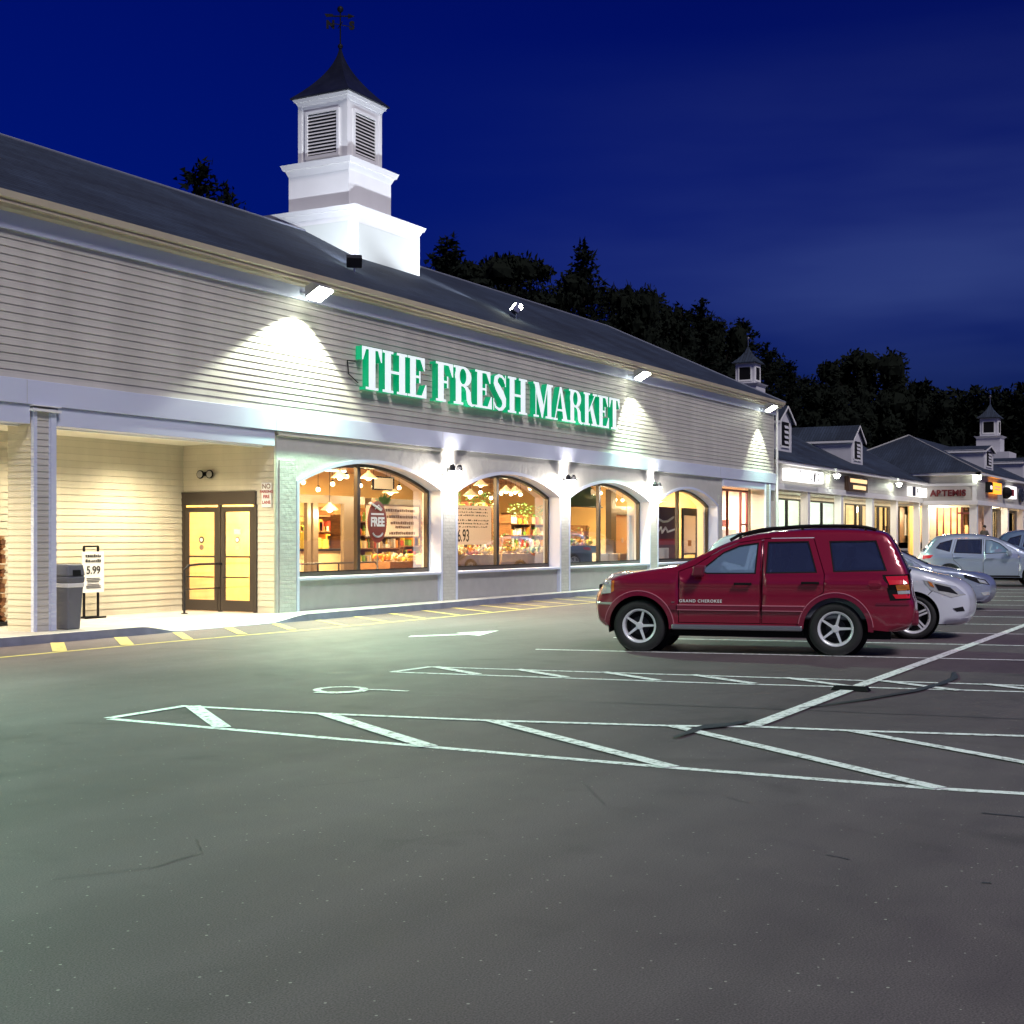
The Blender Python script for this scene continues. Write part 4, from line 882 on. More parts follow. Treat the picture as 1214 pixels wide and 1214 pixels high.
# window three interior: green awning, doorway, crates
t = thing('indoor_awning', 'green awning hanging inside the left pane of the third arched window', 'awning', (39.2, 19.2, 2.6))
MB().prism([(38.5, 19.4, 3.4), (40.3, 19.4, 3.4), (40.3, 18.9, 2.55), (38.0, 18.9, 2.55)], (0, .02, 0)).build('awning_cloth', M['green'], t)
MB().cyl((38.0, 18.88, 2.55), (40.3, 18.88, 2.55), .02, n=6).build('rod', M['darkmetal'], t)
t = thing('stockroom_door', 'yellow door with round window in a dark frame inside the third arched window', 'door', (43, 19.6, .14))
MB().box(42.7, 44.0, 19.60, 19.64, .14, 2.35).build('door_leaf', M['inwall'], t); MB().box(42.3, 42.7, 19.5, 19.7, .14, 3.2).box(44.0, 44.2, 19.5, 19.7, .14, 2.6).box(42.7, 44.0, 19.5, 19.7, 2.35, 2.65).build('frame', M['bronze'], t)
MB().lathe([(0, 0), (.09, 0), (.09, -.01), (.06, -.012)], (43.4, 19.59, 1.5), 'y', 18).build('round_window', M['paper'], t)
for i, (x, z, m_) in enumerate(((38.9, .14, 'paper'), (39.6, .14, 'paper'), (39.3, .595, 'card'), (40.4, .14, 'card'))):
    o = MB().box(x, x + .6, 18.3, 18.8, z + .5, z + .95).build('cardboard_box', M[m_], bevel=.01); tag(o, ['white box at left in the stack in the right pane of the third arched window', 'middle white box in the right pane of the third arched window', 'brown box on top of the stack in the third arched window', 'brown box at right in the third arched window'][i], 'box', 'boxes in the third arched window')
MB().box(38.8, 41.2, 18.2, 18.9, .14, .638).build('stock_bench', M['wood']); tag(bpy.data.objects['stock_bench'], 'low wooden bench carrying boxes in the third arched window', 'bench')
def goods_wall(x0, x1, y, ztop, label, seed, leafy):
    t = thing('goods_shelf', label, 'shelf', ((x0 + x1) / 2, y, .14), 'stocked shelves behind the arched windows'); rnd = random.Random(seed)
    k = MB(); zs = [.95 + .36 * i for i in range(int((ztop - .95) / .36) + 1)]
    for z in zs: k.box(x0, x1, y, y + .4, z - .03, z)
    for x in (x0, (x0 + x1) / 2, x1 - .05): k.box(x, x + .05, y, y + .42, .14, ztop)
    k.box(x0, x1, y + .4, y + .43, .14, ztop); k.build('shelves', M['wood'], t)
    cols = [M['produce'][i] for i in range(5)] + [M['paper'], M['bronze'], M['card']]; mbs = [MB() for _ in cols]
    for z in zs:
        x = x0 + .08
        while x < x1 - .12:
            q = mbs[rnd.randrange(len(mbs))]; w = rnd.uniform(.06, .13)
            if rnd.random() < .5: q.box(x, x + w, y + .03, y + .25, z + .002, z + rnd.uniform(.1, .27))
            else: q.lathe([(0, 0), (w / 2, 0), (w / 2, .14), (w / 5, .19), (w / 5, .25), (0, .25)], (x + w / 2, y + .12, z + .002), 'z', 8)
            x += w + rnd.uniform(.005, .05)
    for q, m_ in zip(mbs, cols):
        if q.v: q.build('packed_goods', m_, t)['kind'] = 'stuff'
    if leafy:
        k = MB()
        for _ in range(150):
            c_ = Vector((rnd.uniform(x0, x1), y + rnd.uniform(-.1, .2), ztop + rnd.uniform(-.1, .35))); u = Vector((rnd.gauss(0, 1), rnd.gauss(0, 1), rnd.gauss(0, 1))).normalized() * rnd.uniform(.06, .14); w = u.orthogonal().normalized() * .03
            k.add([c_, c_ + u * .5 + w, c_ + u, c_ + u * .5 - w], [(0, 1, 2, 3)])
        k.build('foliage', M['plant'], t)
goods_wall(29.9, 32.6, 21.5, 2.2, 'stocked shelf of jars and boxes behind the poster in the first arched window', 61, False)
goods_wall(34.2, 36.6, 20.8, 2.6, 'tall stocked shelf behind the price poster in the second arched window', 62, True)
goods_wall(37.7, 40.3, 20.8, 2.3, 'stocked shelf with trailing plants on top in the right pane of the second arched window', 63, True)
goods_wall(41.6, 42.25, 20.3, 2.0, 'narrow stocked shelf in the third arched window', 64, False)
for i, (xa, xb, nm) in enumerate(((25.2, 30.4, 'first'), (32.2, 37.6, 'second'), (39.1, 44.4, 'third'))):
    t = thing('track_light', 'black ceiling track with small bright bulbs behind the %s arched window' % nm, 'ceiling light', ((xa + xb) / 2, 19.9, 3.3), 'track lights behind the arched windows')
    MB().box(xa, xb, 19.88, 19.92, 3.3, 3.33).build('rail', M['black'], t); rnd = random.Random(i)
    for j in range(9):
        x = xa + (xb - xa) * (j + .5) / 9; z = rnd.choice((2.75, 2.9, 3.1)); MB().cyl((x, 19.9, z), (x, 19.9, 3.3), .006, n=5).ball((x, 19.9, z + .05), .035, 8, 5).build('lamp_holder', M['black'], t); MB().ball((x, 19.9, z - .02), .055, 10, 6).build('bulb', M['warm'], t)
# window four: dark red drinks cabinet, notice
t = thing('drinks_cabinet', 'dark red vending cabinet with white swoosh in the left pane of the fourth arched window', 'cabinet', (42.5, 18.0, .14))
MB().box(42.2, 44.15, 17.9, 18.6, .14, 2.62).build('cabinet_body', M['maroon'], t, bevel=.03)
MB().tube([(42.5, 17.88, 2.2), (42.9, 17.88, 2.12), (43.3, 17.88, 2.14), (43.8, 17.88, 2.28)], .04, 6).build('swoosh', M['paper'], t)
MB().tube([(42.4, 17.88, 1.75), (42.7, 17.88, 1.93), (42.8, 17.88, 1.75), (43.1, 17.88, 1.93), (43.3, 17.88, 1.78), (44.0, 17.88, 1.88)], .035, 6).build('script_mark', M['white'], t)
MB().box(42.3, 44.1, 17.88, 17.89, 1.35, 1.55).build('red_band', M['red_ink'], t)
MB().box(42.35, 43.4, 17.885, 17.895, .9, 1.25).build('notice', M['paper'], t)
t = thing('inner_door', 'glass door with pale notice and orange sticker in the right pane of the fourth arched window', 'door', (44.8, 17.75, .14))
MB().box(44.25, 44.35, 17.72, 17.78, .14, 2.35).box(45.5, 45.6, 17.72, 17.78, .14, 2.35).box(44.25, 45.6, 17.72, 17.78, 2.35, 2.6).box(44.35, 45.5, 17.72, 17.77, 1.0, 1.06).build('door_frame', M['bronze'], t)
MB().box(44.35, 45.5, 17.745, 17.755, 1.06, 2.35).build('notice_sheet', M['backlit'], t); MB().box(44.75, 45.05, 17.725, 17.735, 1.3, 1.5).build('sticker', M['produce'][1], t)
# far end shopfront contents
t = thing('shop_counter', 'white counter glowing behind the red framed far shopfront', 'counter', (50.5, 18.3, .14)); MB().box(49.5, 51.2, 18.3, 18.9, .14, 1.9).build('counter_body', M['paper'], t); MB().box(49.3, 50.3, 18.27, 18.3, 2.0, 2.25).build('red_panel', M['red_ink'], t)
# security notice on the far pier
tag(MB().box(51.3, 51.7, FY + .26, FY + .28, 1.6, 2.1).build('wall_notice', M['paper']), 'small white notice on the far end wall by the downspout', 'sign')
MB().box(51.2, 51.8, FY + .29, 17.5, .13, 3.4).build('end_pier', M['siding_cream'], bd)


# ------------------------------------------------------------------ far shop wings
def dormer(bd_, x0, x1, y, z0, ze, zr, yb, name='dormer', zb=None):
    xm = (x0 + x1) / 2
    k = MB(); k.prism([(x0, y, z0), (x1, y, z0), (x1, y, ze), (xm, y, zr), (x0, y, ze)], (0, yb - y, 0)); d = k.build(name, M['wing_white'], bd_)
    o = .12; th = .06
    r = MB(); r.prism([(x0 - o, y - .15, ze - .1), (xm, y - .15, zr + .03), (xm, y - .15, zr + .03 + th), (x0 - o - .03, y - .15, ze - .1 + th)], (0, yb - y + .15, 0)); r.prism([(x1 + o, y - .15, ze - .1), (xm, y - .15, zr + .031), (xm, y - .15, zr + .03 + th), (x1 + o + .03, y - .15, ze - .1 + th)], (0, yb - y + .15, 0))
    r.build('roof', M['shingle'], d)
    t_ = MB(); t_.prism([(x0 - o, y - .17, ze - .14), (xm, y - .17, zr - .01), (xm, y - .17, zr + .07), (x0 - o, y - .17, ze - .04)], (0, .03, 0)); t_.prism([(x1 + o, y - .17, ze - .14), (xm, y - .17, zr - .01), (xm, y - .17, zr + .07), (x1 + o, y - .17, ze - .04)], (0, .03, 0))
    t_.box(x0 - .14, x0 - .11, y - .15, yb, ze - .16, ze - .06)
    w = (x1 - x0) * .29; t_.box(xm - w - .1, xm - w, y - .04, y - .002, z0 + .35, ze - .05).box(xm + w, xm + w + .1, y - .04, y - .002, z0 + .35, ze - .05).box(xm - w, xm + w, y - .05, y - .002, z0 + .27, z0 + .35)
    t_.build('trim', M['white'], d)
    MB().box(xm - w, xm + w, y - .012, y - .004, z0 + .35, ze - .05).build('louvre_backing', M['black'], d)
    l = MB(); n = 4
    for i in range(n):
        z = z0 + .45 + i * (ze - z0 - .55) / n; l.add([(xm - w * .2, y - .05, z), (xm + w * .8, y - .05, z), (xm + w * .8, y - .02, z + .12), (xm - w * .2, y - .02, z + .12)], [(0, 1, 2, 3)])
    l.build('louvre', M['wing_white'], d)
    return d
def small_cupola(bd_, c, z0, s_, name='cupola'):
    k = MB().box(c[0] - .64 * s_, c[0] + .64 * s_, c[1] - .64 * s_, c[1] + .64 * s_, z0, z0 + .9 * s_); cp_ = k.build(name, M['wing_white'], bd_)
    cornice(z0 + .82 * s_, z0 + .95 * s_, .64 * s_, .12 * s_, c=c, par_=cp_)
    k = MB().box(c[0] - .47 * s_, c[0] + .47 * s_, c[1] - .47 * s_, c[1] + .47 * s_, z0 + .95 * s_, z0 + 1.95 * s_); k.build('belfry', M['wing_white'], cp_)
    w = MB(); f_ = MB()
    w.box(c[0] - .48 * s_, c[0] - .475 * s_, c[1] - .28 * s_, c[1] + .28 * s_, z0 + 1.15 * s_, z0 + 1.75 * s_).box(c[0] - .28 * s_, c[0] + .28 * s_, c[1] - .48 * s_, c[1] - .475 * s_, z0 + 1.15 * s_, z0 + 1.75 * s_)
    w.build('opening', M['black'], cp_)
    for a in ((-.34, -.28, 1.08, 1.82), (.28, .34, 1.08, 1.82), (-.28, .28, 1.08, 1.15), (-.28, .28, 1.75, 1.82)):
        f_.box(c[0] - .5 * s_, c[0] - .47 * s_, c[1] + a[0] * s_, c[1] + a[1] * s_, z0 + a[2] * s_, z0 + a[3] * s_); f_.box(c[0] + a[0] * s_, c[0] + a[1] * s_, c[1] - .5 * s_, c[1] - .47 * s_, z0 + a[2] * s_, z0 + a[3] * s_)
    f_.build('opening_frame', M['white'], cp_)
    swept_roof(c, z0 + 1.99 * s_, z0 + 2.85 * s_, .62 * s_, M['shingle'], cp_)
    MB().cyl((*c, z0 + 2.8 * s_), (*c, z0 + 3.15 * s_), .02 * s_, n=6).ball((*c, z0 + 3.2 * s_), .07 * s_).build('finial', M['steel'], cp_)
    return cp_

w2 = thing('shop_row', 'low grey row of shops with two louvred dormers next to the supermarket end', 'building', (66, 17.3, 0))
siding(MB(), 52.05, 78.6, 17.3, 3.75, 4.52, .15, .015).build('fascia_siding', M['siding'], w2)
MB().box(52.05, 78.6, 17.31, 17.6, 3.52, 4.6).build('fascia_core', M['siding'], w2)
MB().box(52.0, 78.6, 17.22, 17.3, 3.5, 3.74).build('fascia_band', M['white'], w2)
MB().box(51.95, 78.6, 16.95, 17.3, 4.5, 4.62).build('gutter', M['white'], w2)
rr = MB(); rr.quad((51.85, 16.9, 4.63), (78.6, 16.9, 4.63), (84, 22, 7.15), (51.85, 22, 7.15)); rr.quad((51.85, 27, 4.63), (84, 27, 4.63), (84, 22, 7.15), (51.85, 22, 7.15)); rr.build('roof', M['shingle'], w2)
dormer(w2, 55.35, 57.2, 18.0, 5.05, 6.45, 7.0, 21.4)
dormer(w2, 66.6, 68.7, 18.0, 5.05, 6.32, 6.98, 21.6)
small_cupola(w2, (63.2, 22.0), 7.9, .98); MB().box(62.6, 63.8, 21.4, 22.6, 6.6, 7.95).build('cupola_base', M['wing_white'], w2)
for a, b_ in ((52.9, 53.35), (57.15, 57.8), (62.25, 63.0), (67.75, 68.45), (72.65, 73.3), (77.8, 78.6)):
    MB().box(a, a + .35, 17.28, 17.6, .13, 3.5).build('post', M['white'], w2)
MB().box(52.05, 80.4, 17.6, 18.9, 3.46, 3.52).build('porch_ceiling', M['soffit'], w2)
MB().box(52.0, 84.5, 19.05, 19.2, .13, 3.5).build('back_wall_panel', M['siding_cream'], w2) if False else None
warm2 = [(57.3, 61.2, (.93, 1, .90)), (62.4, 66.8, (.93, 1, .92)), (68.4, 72.8, (1, .85, .6)), (74.2, 78.6, (1, .82, .5))]
last = 52.0
for (a, b_, cc) in warm2 + [(79.4, 84.2, None)]:
    MB().box(last, a, 18.8, 18.95, .13, 3.46).build('shop_wall', M['siding_cream'], w2); last = b_
    if cc: MB().box(a, b_, 18.8, 18.95, 3.3, 3.46).build('window_header', M['siding_cream'], w2); MB().box(a, b_, 18.8, 18.95, .13, .55).build('stall_riser', M['siding_cream'], w2)
MB().box(84.2, 86, 18.8, 18.95, .13, 3.46).build('shop_wall', M['siding_cream'], w2)
for i, (a, b_, cc) in enumerate(warm2):
    k = MB().box(a, a + .08, 18.78, 18.86, .55, 3.3).box(b_ - .12, b_, 18.78, 18.86, .55, 3.3).box(a, b_, 18.78, 18.86, 3.22, 3.3).box(a, b_, 18.78, 18.86, .55, .62)
    m_ = a + (b_ - a) * .46; k.box(m_ - .12, m_ + .1, 18.78, 18.86, .62, 3.22)
    if i >= 2: k.box(m_ + .7, m_ + 1.3, 18.8, 18.84, .62, 3.22)
    if i == 3: k.box(a + .5, a + 1.0, 18.8, 18.84, .62, 3.22).box(b_ - 1, b_ - .4, 18.8, 18.84, .62, 3.22)
    wn = k.build('window', M['black'], w2); MB().quad((a, 18.84, .6), (b_, 18.84, .6), (b_, 18.84, 3.25), (a, 18.84, 3.25)).build('pane', M['glass'], wn)
    MB().box(a - .3, b_ + .3, 22.6, 22.7, .13, 3.5).box(a - .3, a - .2, 18.95, 22.6, .13, 3.5).box(b_ + .2, b_ + .3, 18.95, 22.6, .13, 3.5).box(a - .3, b_ + .3, 18.95, 22.7, 3.44, 3.5).box(a - .3, b_ + .3, 18.95, 22.7, .13, .16).build('shop_interior', mat('shop_interior_%d' % i, tuple(q * .75 for q in cc), .8, noise_amt=.1), w2)
    l = bpy.data.lights.new('shop_glow', 'POINT'); l.energy = 190; l.color = cc; l.shadow_soft_size = .4
    lo = bpy.data.objects.new('shop_glow', l); C.objects.link(lo); par(lo, w2); lo.location = Vector(((a + b_) / 2, 20.4, 3.0)) - Vector(w2.location)
    t = thing('shop_display', ['low dark desks in the greenish lit shop next to the supermarket', 'dark chairs and desk in the second greenish lit shop window', 'dark racks in the third shop window', 'dark racks in the fourth shop window'][i], 'display', ((a + b_) / 2, 20.5, .16))
    rnd = random.Random(i + 20); k = MB()
    for q in range(7):
        x = a + rnd.uniform(.1, b_ - a - .9); k.box(x, x + rnd.uniform(.3, .9), 19.1 + q * .12, 19.2 + q * .12, .16, rnd.uniform(.8, 1.35 if i < 2 else 2.4))
    k.build('furniture', M['bronze'], t)
# framed menu panel at the end of the row
t = thing('menu_panel', 'white notice with an oval in a dark brown panel ending the shop row', 'sign', (81.7, 18.7, 2))
MB().box(79.5, 84.1, 18.72, 18.79, 1.3, 3.3).build('dark_panel', M['bronze'], t); MB().box(80.6, 83.0, 18.70, 18.718, 1.7, 2.9).build('notice', M['paper'], t)
MB().lathe([(0, 0), (.3, 0)], (81.8, 18.695, 2.65), 'y', 20).build('oval_mark', M['card'], t)
# signs over the shops
M['signw'] = mat('lit_sign', (.9, .9, .9), .5, emit=(1, .97, .93), es=1.0)
t = thing('lit_shop_sign', 'white lit box sign with small black marks on the first grey shop fascia', 'sign', (56, 17.2, 4.0))
MB().box(53.7, 58.3, 16.95, 17.28, 3.86, 4.36).build('light_box', M['signw'], t, bevel=.02)
k = MB()
for x, z, s_ in ((55.0, 4.28, .04), (56.6, 4.0, .05), (57.0, 4.12, .09), (57.05, 4.22, .07), (56.95, 3.98, .07), (57.5, 4.0, .05), (57.5, 4.24, .05), (58.1, 4.1, .03)): k.box(x - s_, x + s_, 16.938, 16.948, z - s_, z + s_)
k.build('marks', M['ink'], t)
t = thing('shop_sign', 'dark brown sign with two rows of glowing cream lettering on the shop fascia', 'sign', (64.5, 17.2, 3.9))
MB().box(62.8, 66.2, 17.1, 17.28, 3.72, 4.4).build('sign_board', mat('sign_brown', (.06, .025, .015), .5), t)
k = MB(); rnd = random.Random(4)
for z, a, b_ in ((4.12, 63.1, 65.9), (3.82, 63.6, 65.6)):
    x = a
    while x < b_: w = rnd.uniform(.16, .3); k.box(x, x + w, 17.085, 17.098, z, z + .18); x += w + .05
k.build('glowing_lettering', mat('glow_cream', (.9, .7, .4), .5, emit=(1, .62, .28), es=.9), t)
t = thing('lit_shop_sign', 'white lit box sign with a dark blue square at the corner of the shop row', 'sign', (77, 17.2, 4.0))
MB().box(75.0, 78.5, 17.0, 17.28, 3.8, 4.3).build('light_box', M['signw'], t, bevel=.02)
MB().box(75.0, 75.7, 16.985, 16.998, 3.8, 4.3).build('blue_square', mat('navy', (.01, .015, .06), .5), t); text('initial', 'B', .5, M['ink'], t, (76.2, 16.99, 3.87), '-y', .002, bold=.02)
for x, lb in ((60.2, 'gooseneck lamp on the fascia between the white box sign and the brown sign'), (71.6, 'gooseneck lamp on the fascia right of the brown sign')):
    t = thing('fascia_lamp', lb, 'wall lamp', (x, 17.2, 4.3), 'lamps on the shop row fascia')
    MB().cyl((x, 17.28, 4.35), (x, 16.95, 4.4), .02, n=6).build('arm', M['white'], t); MB().lathe([(.05, .1), (.2, 0), (.18, 0)], (x, 16.9, 4.34), 'z', 14).build('lamp_shade', M['white'], t); MB().ball((x, 16.9, 4.3), .13).build('bulb', M['flood'], t)
    l = bpy.data.lights.new('fascia_glow', 'SPOT'); l.energy = 170; l.color = (.95, 1, .8); l.spot_size = R(80); l.spot_blend = .3
    lo = bpy.data.objects.new('fascia_glow', l); C.objects.link(lo); lo.parent = t; lo.location = (0, -.3, -.05); lo.rotation_euler = (R(8), 0, 0)
l = bpy.data.lights.new('porch_glow', 'AREA'); l.energy = 260; l.color = (1, .88, .62); l.shape = 'RECTANGLE'; l.size = 24; l.size_y = .6
lo = bpy.data.objects.new('porch_glow', l); C.objects.link(lo); par(lo, w2); lo.location = Vector((66, 18.2, 3.44)) - Vector(w2.location)
# hanging white sign / flag among posts
t = thing('potted_shrub', 'dark spiky potted shrub at the foot of the last white post of the shop row', 'plant', (79.6, 17.6, .5)); k = MB(); rnd = random.Random(2)
for i in range(30):
    a = rnd.uniform(0, 6.28); u = Vector((math.cos(a) * .35, math.sin(a) * .35, rnd.uniform(.5, 1.1))); c_ = Vector((79.6, 17.6, .85)); w = Vector((-u.y, u.x, 0)).normalized() * .03
    k.add([c_ - w, c_ + w, c_ + u], [(0, 1, 2)])
k.build('leaves', M['leaf'], t); MB().lathe([(0, 0), (.18, 0), (.24, .4), (0, .4)], (79.6, 17.6, .5), 'z', 14).build('pot', M['bronze'], t)

# wing three, the gabled corner shop
w3b = thing('corner_shop', 'projecting corner shop with hipped roof and ARTEMIS over its porch', 'building', (90, 16, .5))
X3 = 78.6
k = MB(); e0, f0, e1 = X3 - .35, 14.05, 115
k.add([(e0, f0, 5.14), (e0, 24.2, 5.14), (X3 + 4.7, 19.1, 7.62)], [(0, 1, 2)]); k.quad((e0, f0, 5.14), (e1, f0, 5.14), (e1, 19.1, 7.62), (X3 + 4.7, 19.1, 7.62)); k.quad((e0, 24.2, 5.14), (e1, 24.2, 5.14), (e1, 19.1, 7.62), (X3 + 4.7, 19.1, 7.62)); k.build('roof', M['shingle'], w3b)
MB().cyl((e0, f0, 5.15), (X3 + 4.7, 19.1, 7.63), .04, n=6).cyl((e0, 24.2, 5.15), (X3 + 4.7, 19.1, 7.63), .04, n=6).build('ridge_cap', M['panel'], w3b)
MB().box(X3 - .3, X3, 14.1, 24, 5.0, 5.13).box(X3 - .3, 115, 14.08, 14.37, 5.0, 5.13).build('eave_trim', M['white'], w3b)
siding(MB(), 14.37, 17.3, X3, 3.6, 5.0, .18, .01, axis='y').build('porch_fascia_siding', M['siding'], w3b)
MB().box(X3 + .003, X3 + .2, 14.38, 24, 3.4, 5.0).build('fascia_core', M['wing_white'], w3b)
MB().box(X3 - .05, X3 - .02, 14.37, 17.3, 4.42, 4.56).box(X3 - .06, X3, 14.30, 17.3, 3.38, 3.62).box(X3 - .03, X3, 14.37, 14.6, 3.6, 5.0).build('fascia_band', M['white'], w3b)
siding(MB(), X3, 115, 14.36, 3.62, 5.0, .15, .012).build('front_siding', M['siding'], w3b)
MB().box(X3, 115, 14.3, 14.36, 3.38, 3.62).build('front_band', M['white'], w3b); MB().box(X3, 115, 14.37, 15.5, 3.36, 3.40).box(X3, 80.4, 15.5, 18.8, 3.36, 3.40).build('porch_ceiling', M['soffit'], w3b)
for x in (X3 + .1, 83.0, 88.6, 94.5): MB().box(x, x + .4, 14.38, 14.78, .5, 3.38).build('post', M['white'], w3b)
MB().box(X3 + .02, X3 + .3, 16.95, 17.3, .5, 3.38).build('post', M['white'], w3b)
# side shopfront facing the car park
wx = 80.4
k = MB().box(wx, wx + .1, 16.9, 17.75, .5, 3.4).box(wx, wx + .1, 14.9, 16.9, 3.28, 3.4).box(wx, wx + .1, 14.9, 16.9, .5, .7); k.build('side_wall', M['siding_cream'], w3b)
k = MB()
for y in (14.95, 15.5, 15.75, 16.1, 16.5, 16.85): k.box(wx - .03, wx + .02, y - .05, y + .05, .7, 3.28)
k.box(wx - .03, wx + .02, 14.95, 15.7, 2.9, 3.0)
k.build('window', mat('red_frame', (.12, .02, .02), .5), w3b)
MB().box(wx + .1, wx + 4, 14.9, 15.0, .5, 3.4).box(wx + 3.9, wx + 4, 15, 18.8, .5, 3.4).build('shop_interior', mat('artemis_interior', (.8, .45, .3), .7, noise_amt=.4, noise_scale=2.5), w3b)
# front shop windows along x
k = MB().box(80.5, 80.9, 15.5, 15.6, .5, 3.4).box(84.6, 86.0, 15.5, 15.6, .5, 3.4).box(91.4, 92.8, 15.5, 15.6, .5, 3.4).box(98, 115, 15.5, 15.6, .5, 3.4).box(80.5, 115, 15.5, 15.6, 3.3, 3.4); k.build('front_wall', M['siding_cream'], w3b)
for a, b_ in ((80.9, 84.6), (86.0, 91.4), (92.8, 98)):
    k = MB().box(a, a + .1, 15.46, 15.56, .7, 3.3).box(b_ - .1, b_, 15.46, 15.56, .7, 3.3).box((a + b_) / 2 - .25, (a + b_) / 2 + .25, 15.46, 15.56, .7, 3.3).box(a, b_, 15.46, 15.56, 3.2, 3.3)
    wn = k.build('window', M['bronze'], w3b); MB().quad((a, 15.52, .7), (b_, 15.52, .7), (b_, 15.52, 3.2), (a, 15.52, 3.2)).build('pane', M['glass'], wn)
    MB().box(a, b_, 18.5, 18.6, .5, 3.4).box(a, b_, 15.6, 18.6, 3.37, 3.4).build('shop_interior', M['inwall'], w3b)
    l = bpy.data.lights.new('shop_glow', 'POINT'); l.energy = 260; l.color = (1, .75, .42); l.shadow_soft_size = .3
    lo = bpy.data.objects.new('shop_glow', l); C.objects.link(lo); par(lo, w3b); lo.location = Vector(((a + b_) / 2, 17, 2.9)) - Vector(w3b.location)
MB().box(81.1, 84.4, 15.6, 15.63, 2.3, 3.2).build('roman_shade', M['soffit'], w3b)
l = bpy.data.lights.new('porch_glow', 'POINT'); l.energy = 150; l.color = (1, .86, .6); l.shadow_soft_size = .2
lo = bpy.data.objects.new('porch_glow', l); C.objects.link(lo); par(lo, w3b); lo.location = Vector((79.5, 16.6, 3.2)) - Vector(w3b.location)
lo2 = bpy.data.objects.new('porch_glow', l); C.objects.link(lo2); par(lo2, w3b); lo2.location = Vector((86, 14.9, 3.2)) - Vector(w3b.location)
t = thing('shop_name_sign', 'dark red raised letters ARTEMIS on the grey porch fascia', 'sign', (X3 - .05, 15.9, 4.1))
text('lettering', 'ARTEMIS', .48, mat('artemis_red', (.14, .008, .012), .5), t, (X3 - .07, 15.88, 3.87), '-x', .03, sx=.98, spacing=1.06, bold=.018)
MB().box(X3 - .035, X3 - .02, 14.75, 17.1, 3.68, 4.38).build('sign_backing', M['siding'], t)
tag(MB().cyl((X3 - .1, 14.25, 4.75), (X3 - .1, 14.25, 4.95), .12).build('corner_lamp', M['flood']), 'round lit lamp at the top corner of the ARTEMIS porch', 'wall lamp')
for i, (a, b_, z0, z1, m_, lb) in enumerate(((80.9, 81.8, 4.2, 4.6, 'black', ''), )):
    pass
t = thing('lit_shop_sign', 'orange lit shop sign with black end on the corner shop front', 'sign', (83, 14.2, 4.4))
MB().box(82.0, 84.8, 14.1, 14.34, 4.1, 4.72).build('light_box', mat('orange_light', (.9, .35, .05), .5, emit=(1, .32, .02), es=1.6), t); MB().box(81.0, 81.97, 14.1, 14.34, 4.12, 4.70).build('black_end', M['black'], t); MB().box(81.2, 81.7, 14.085, 14.098, 4.3, 4.5).build('white_mark', M['signw'], t)
k = MB().box(82.5, 84.3, 14.085, 14.098, 4.45, 4.52).box(82.5, 84.0, 14.085, 14.098, 4.3, 4.36); k.build('small_lettering', M['paper'], t)
t = thing('lit_shop_sign', 'white lit shop sign with red and black shapes on the corner shop front', 'sign', (88, 14.2, 4.3))
MB().box(87.6, 90.2, 14.12, 14.34, 3.95, 4.7).build('light_box', M['signw'], t); MB().ball((86.9, 14.2, 4.25), .36).build('black_ball', M['black'], t); MB().box(87.9, 89.2, 14.1, 14.118, 4.1, 4.5).build('red_shape', M['red_ink'], t)
t = thing('oval_shop_sign', 'dark oval sign on the corner shop front at the right edge', 'sign', (93, 14.2, 4.25))
V_, F_ = shape2d([ell(93, 4.25, .75, .42)], []); fr, sd = extrude2d(V_, F_, lambda x, y, d: (x, 14.2 + d, y), 0, .14); fr.add(sd.v, sd.f); fr.build('oval_board', mat('oval_navy', (.02, .03, .06), .4), t)
V_, F_ = shape2d([ell(93, 4.25, .5, .22)], [ell(93, 4.25, .4, .14)]); fr, sd = extrude2d(V_, F_, lambda x, y, d: (x, 14.19 + d, y), 0, .005); fr.build('oval_ring', M['steel'], t)
dormer(w3b, 84.3, 87.3, 15.0, 5.45, 6.72, 6.95, 18.5)
dormer(w3b, 98.5, 101.5, 15.0, 5.45, 6.72, 6.95, 18.5)
MB().box(107.8, 111, 17.4, 20.6, 7.4, 7.95).build('cupola_skirt', M['wing_white'], w3b)
small_cupola(w3b, (109.3, 19.0), 7.9, 1.35)
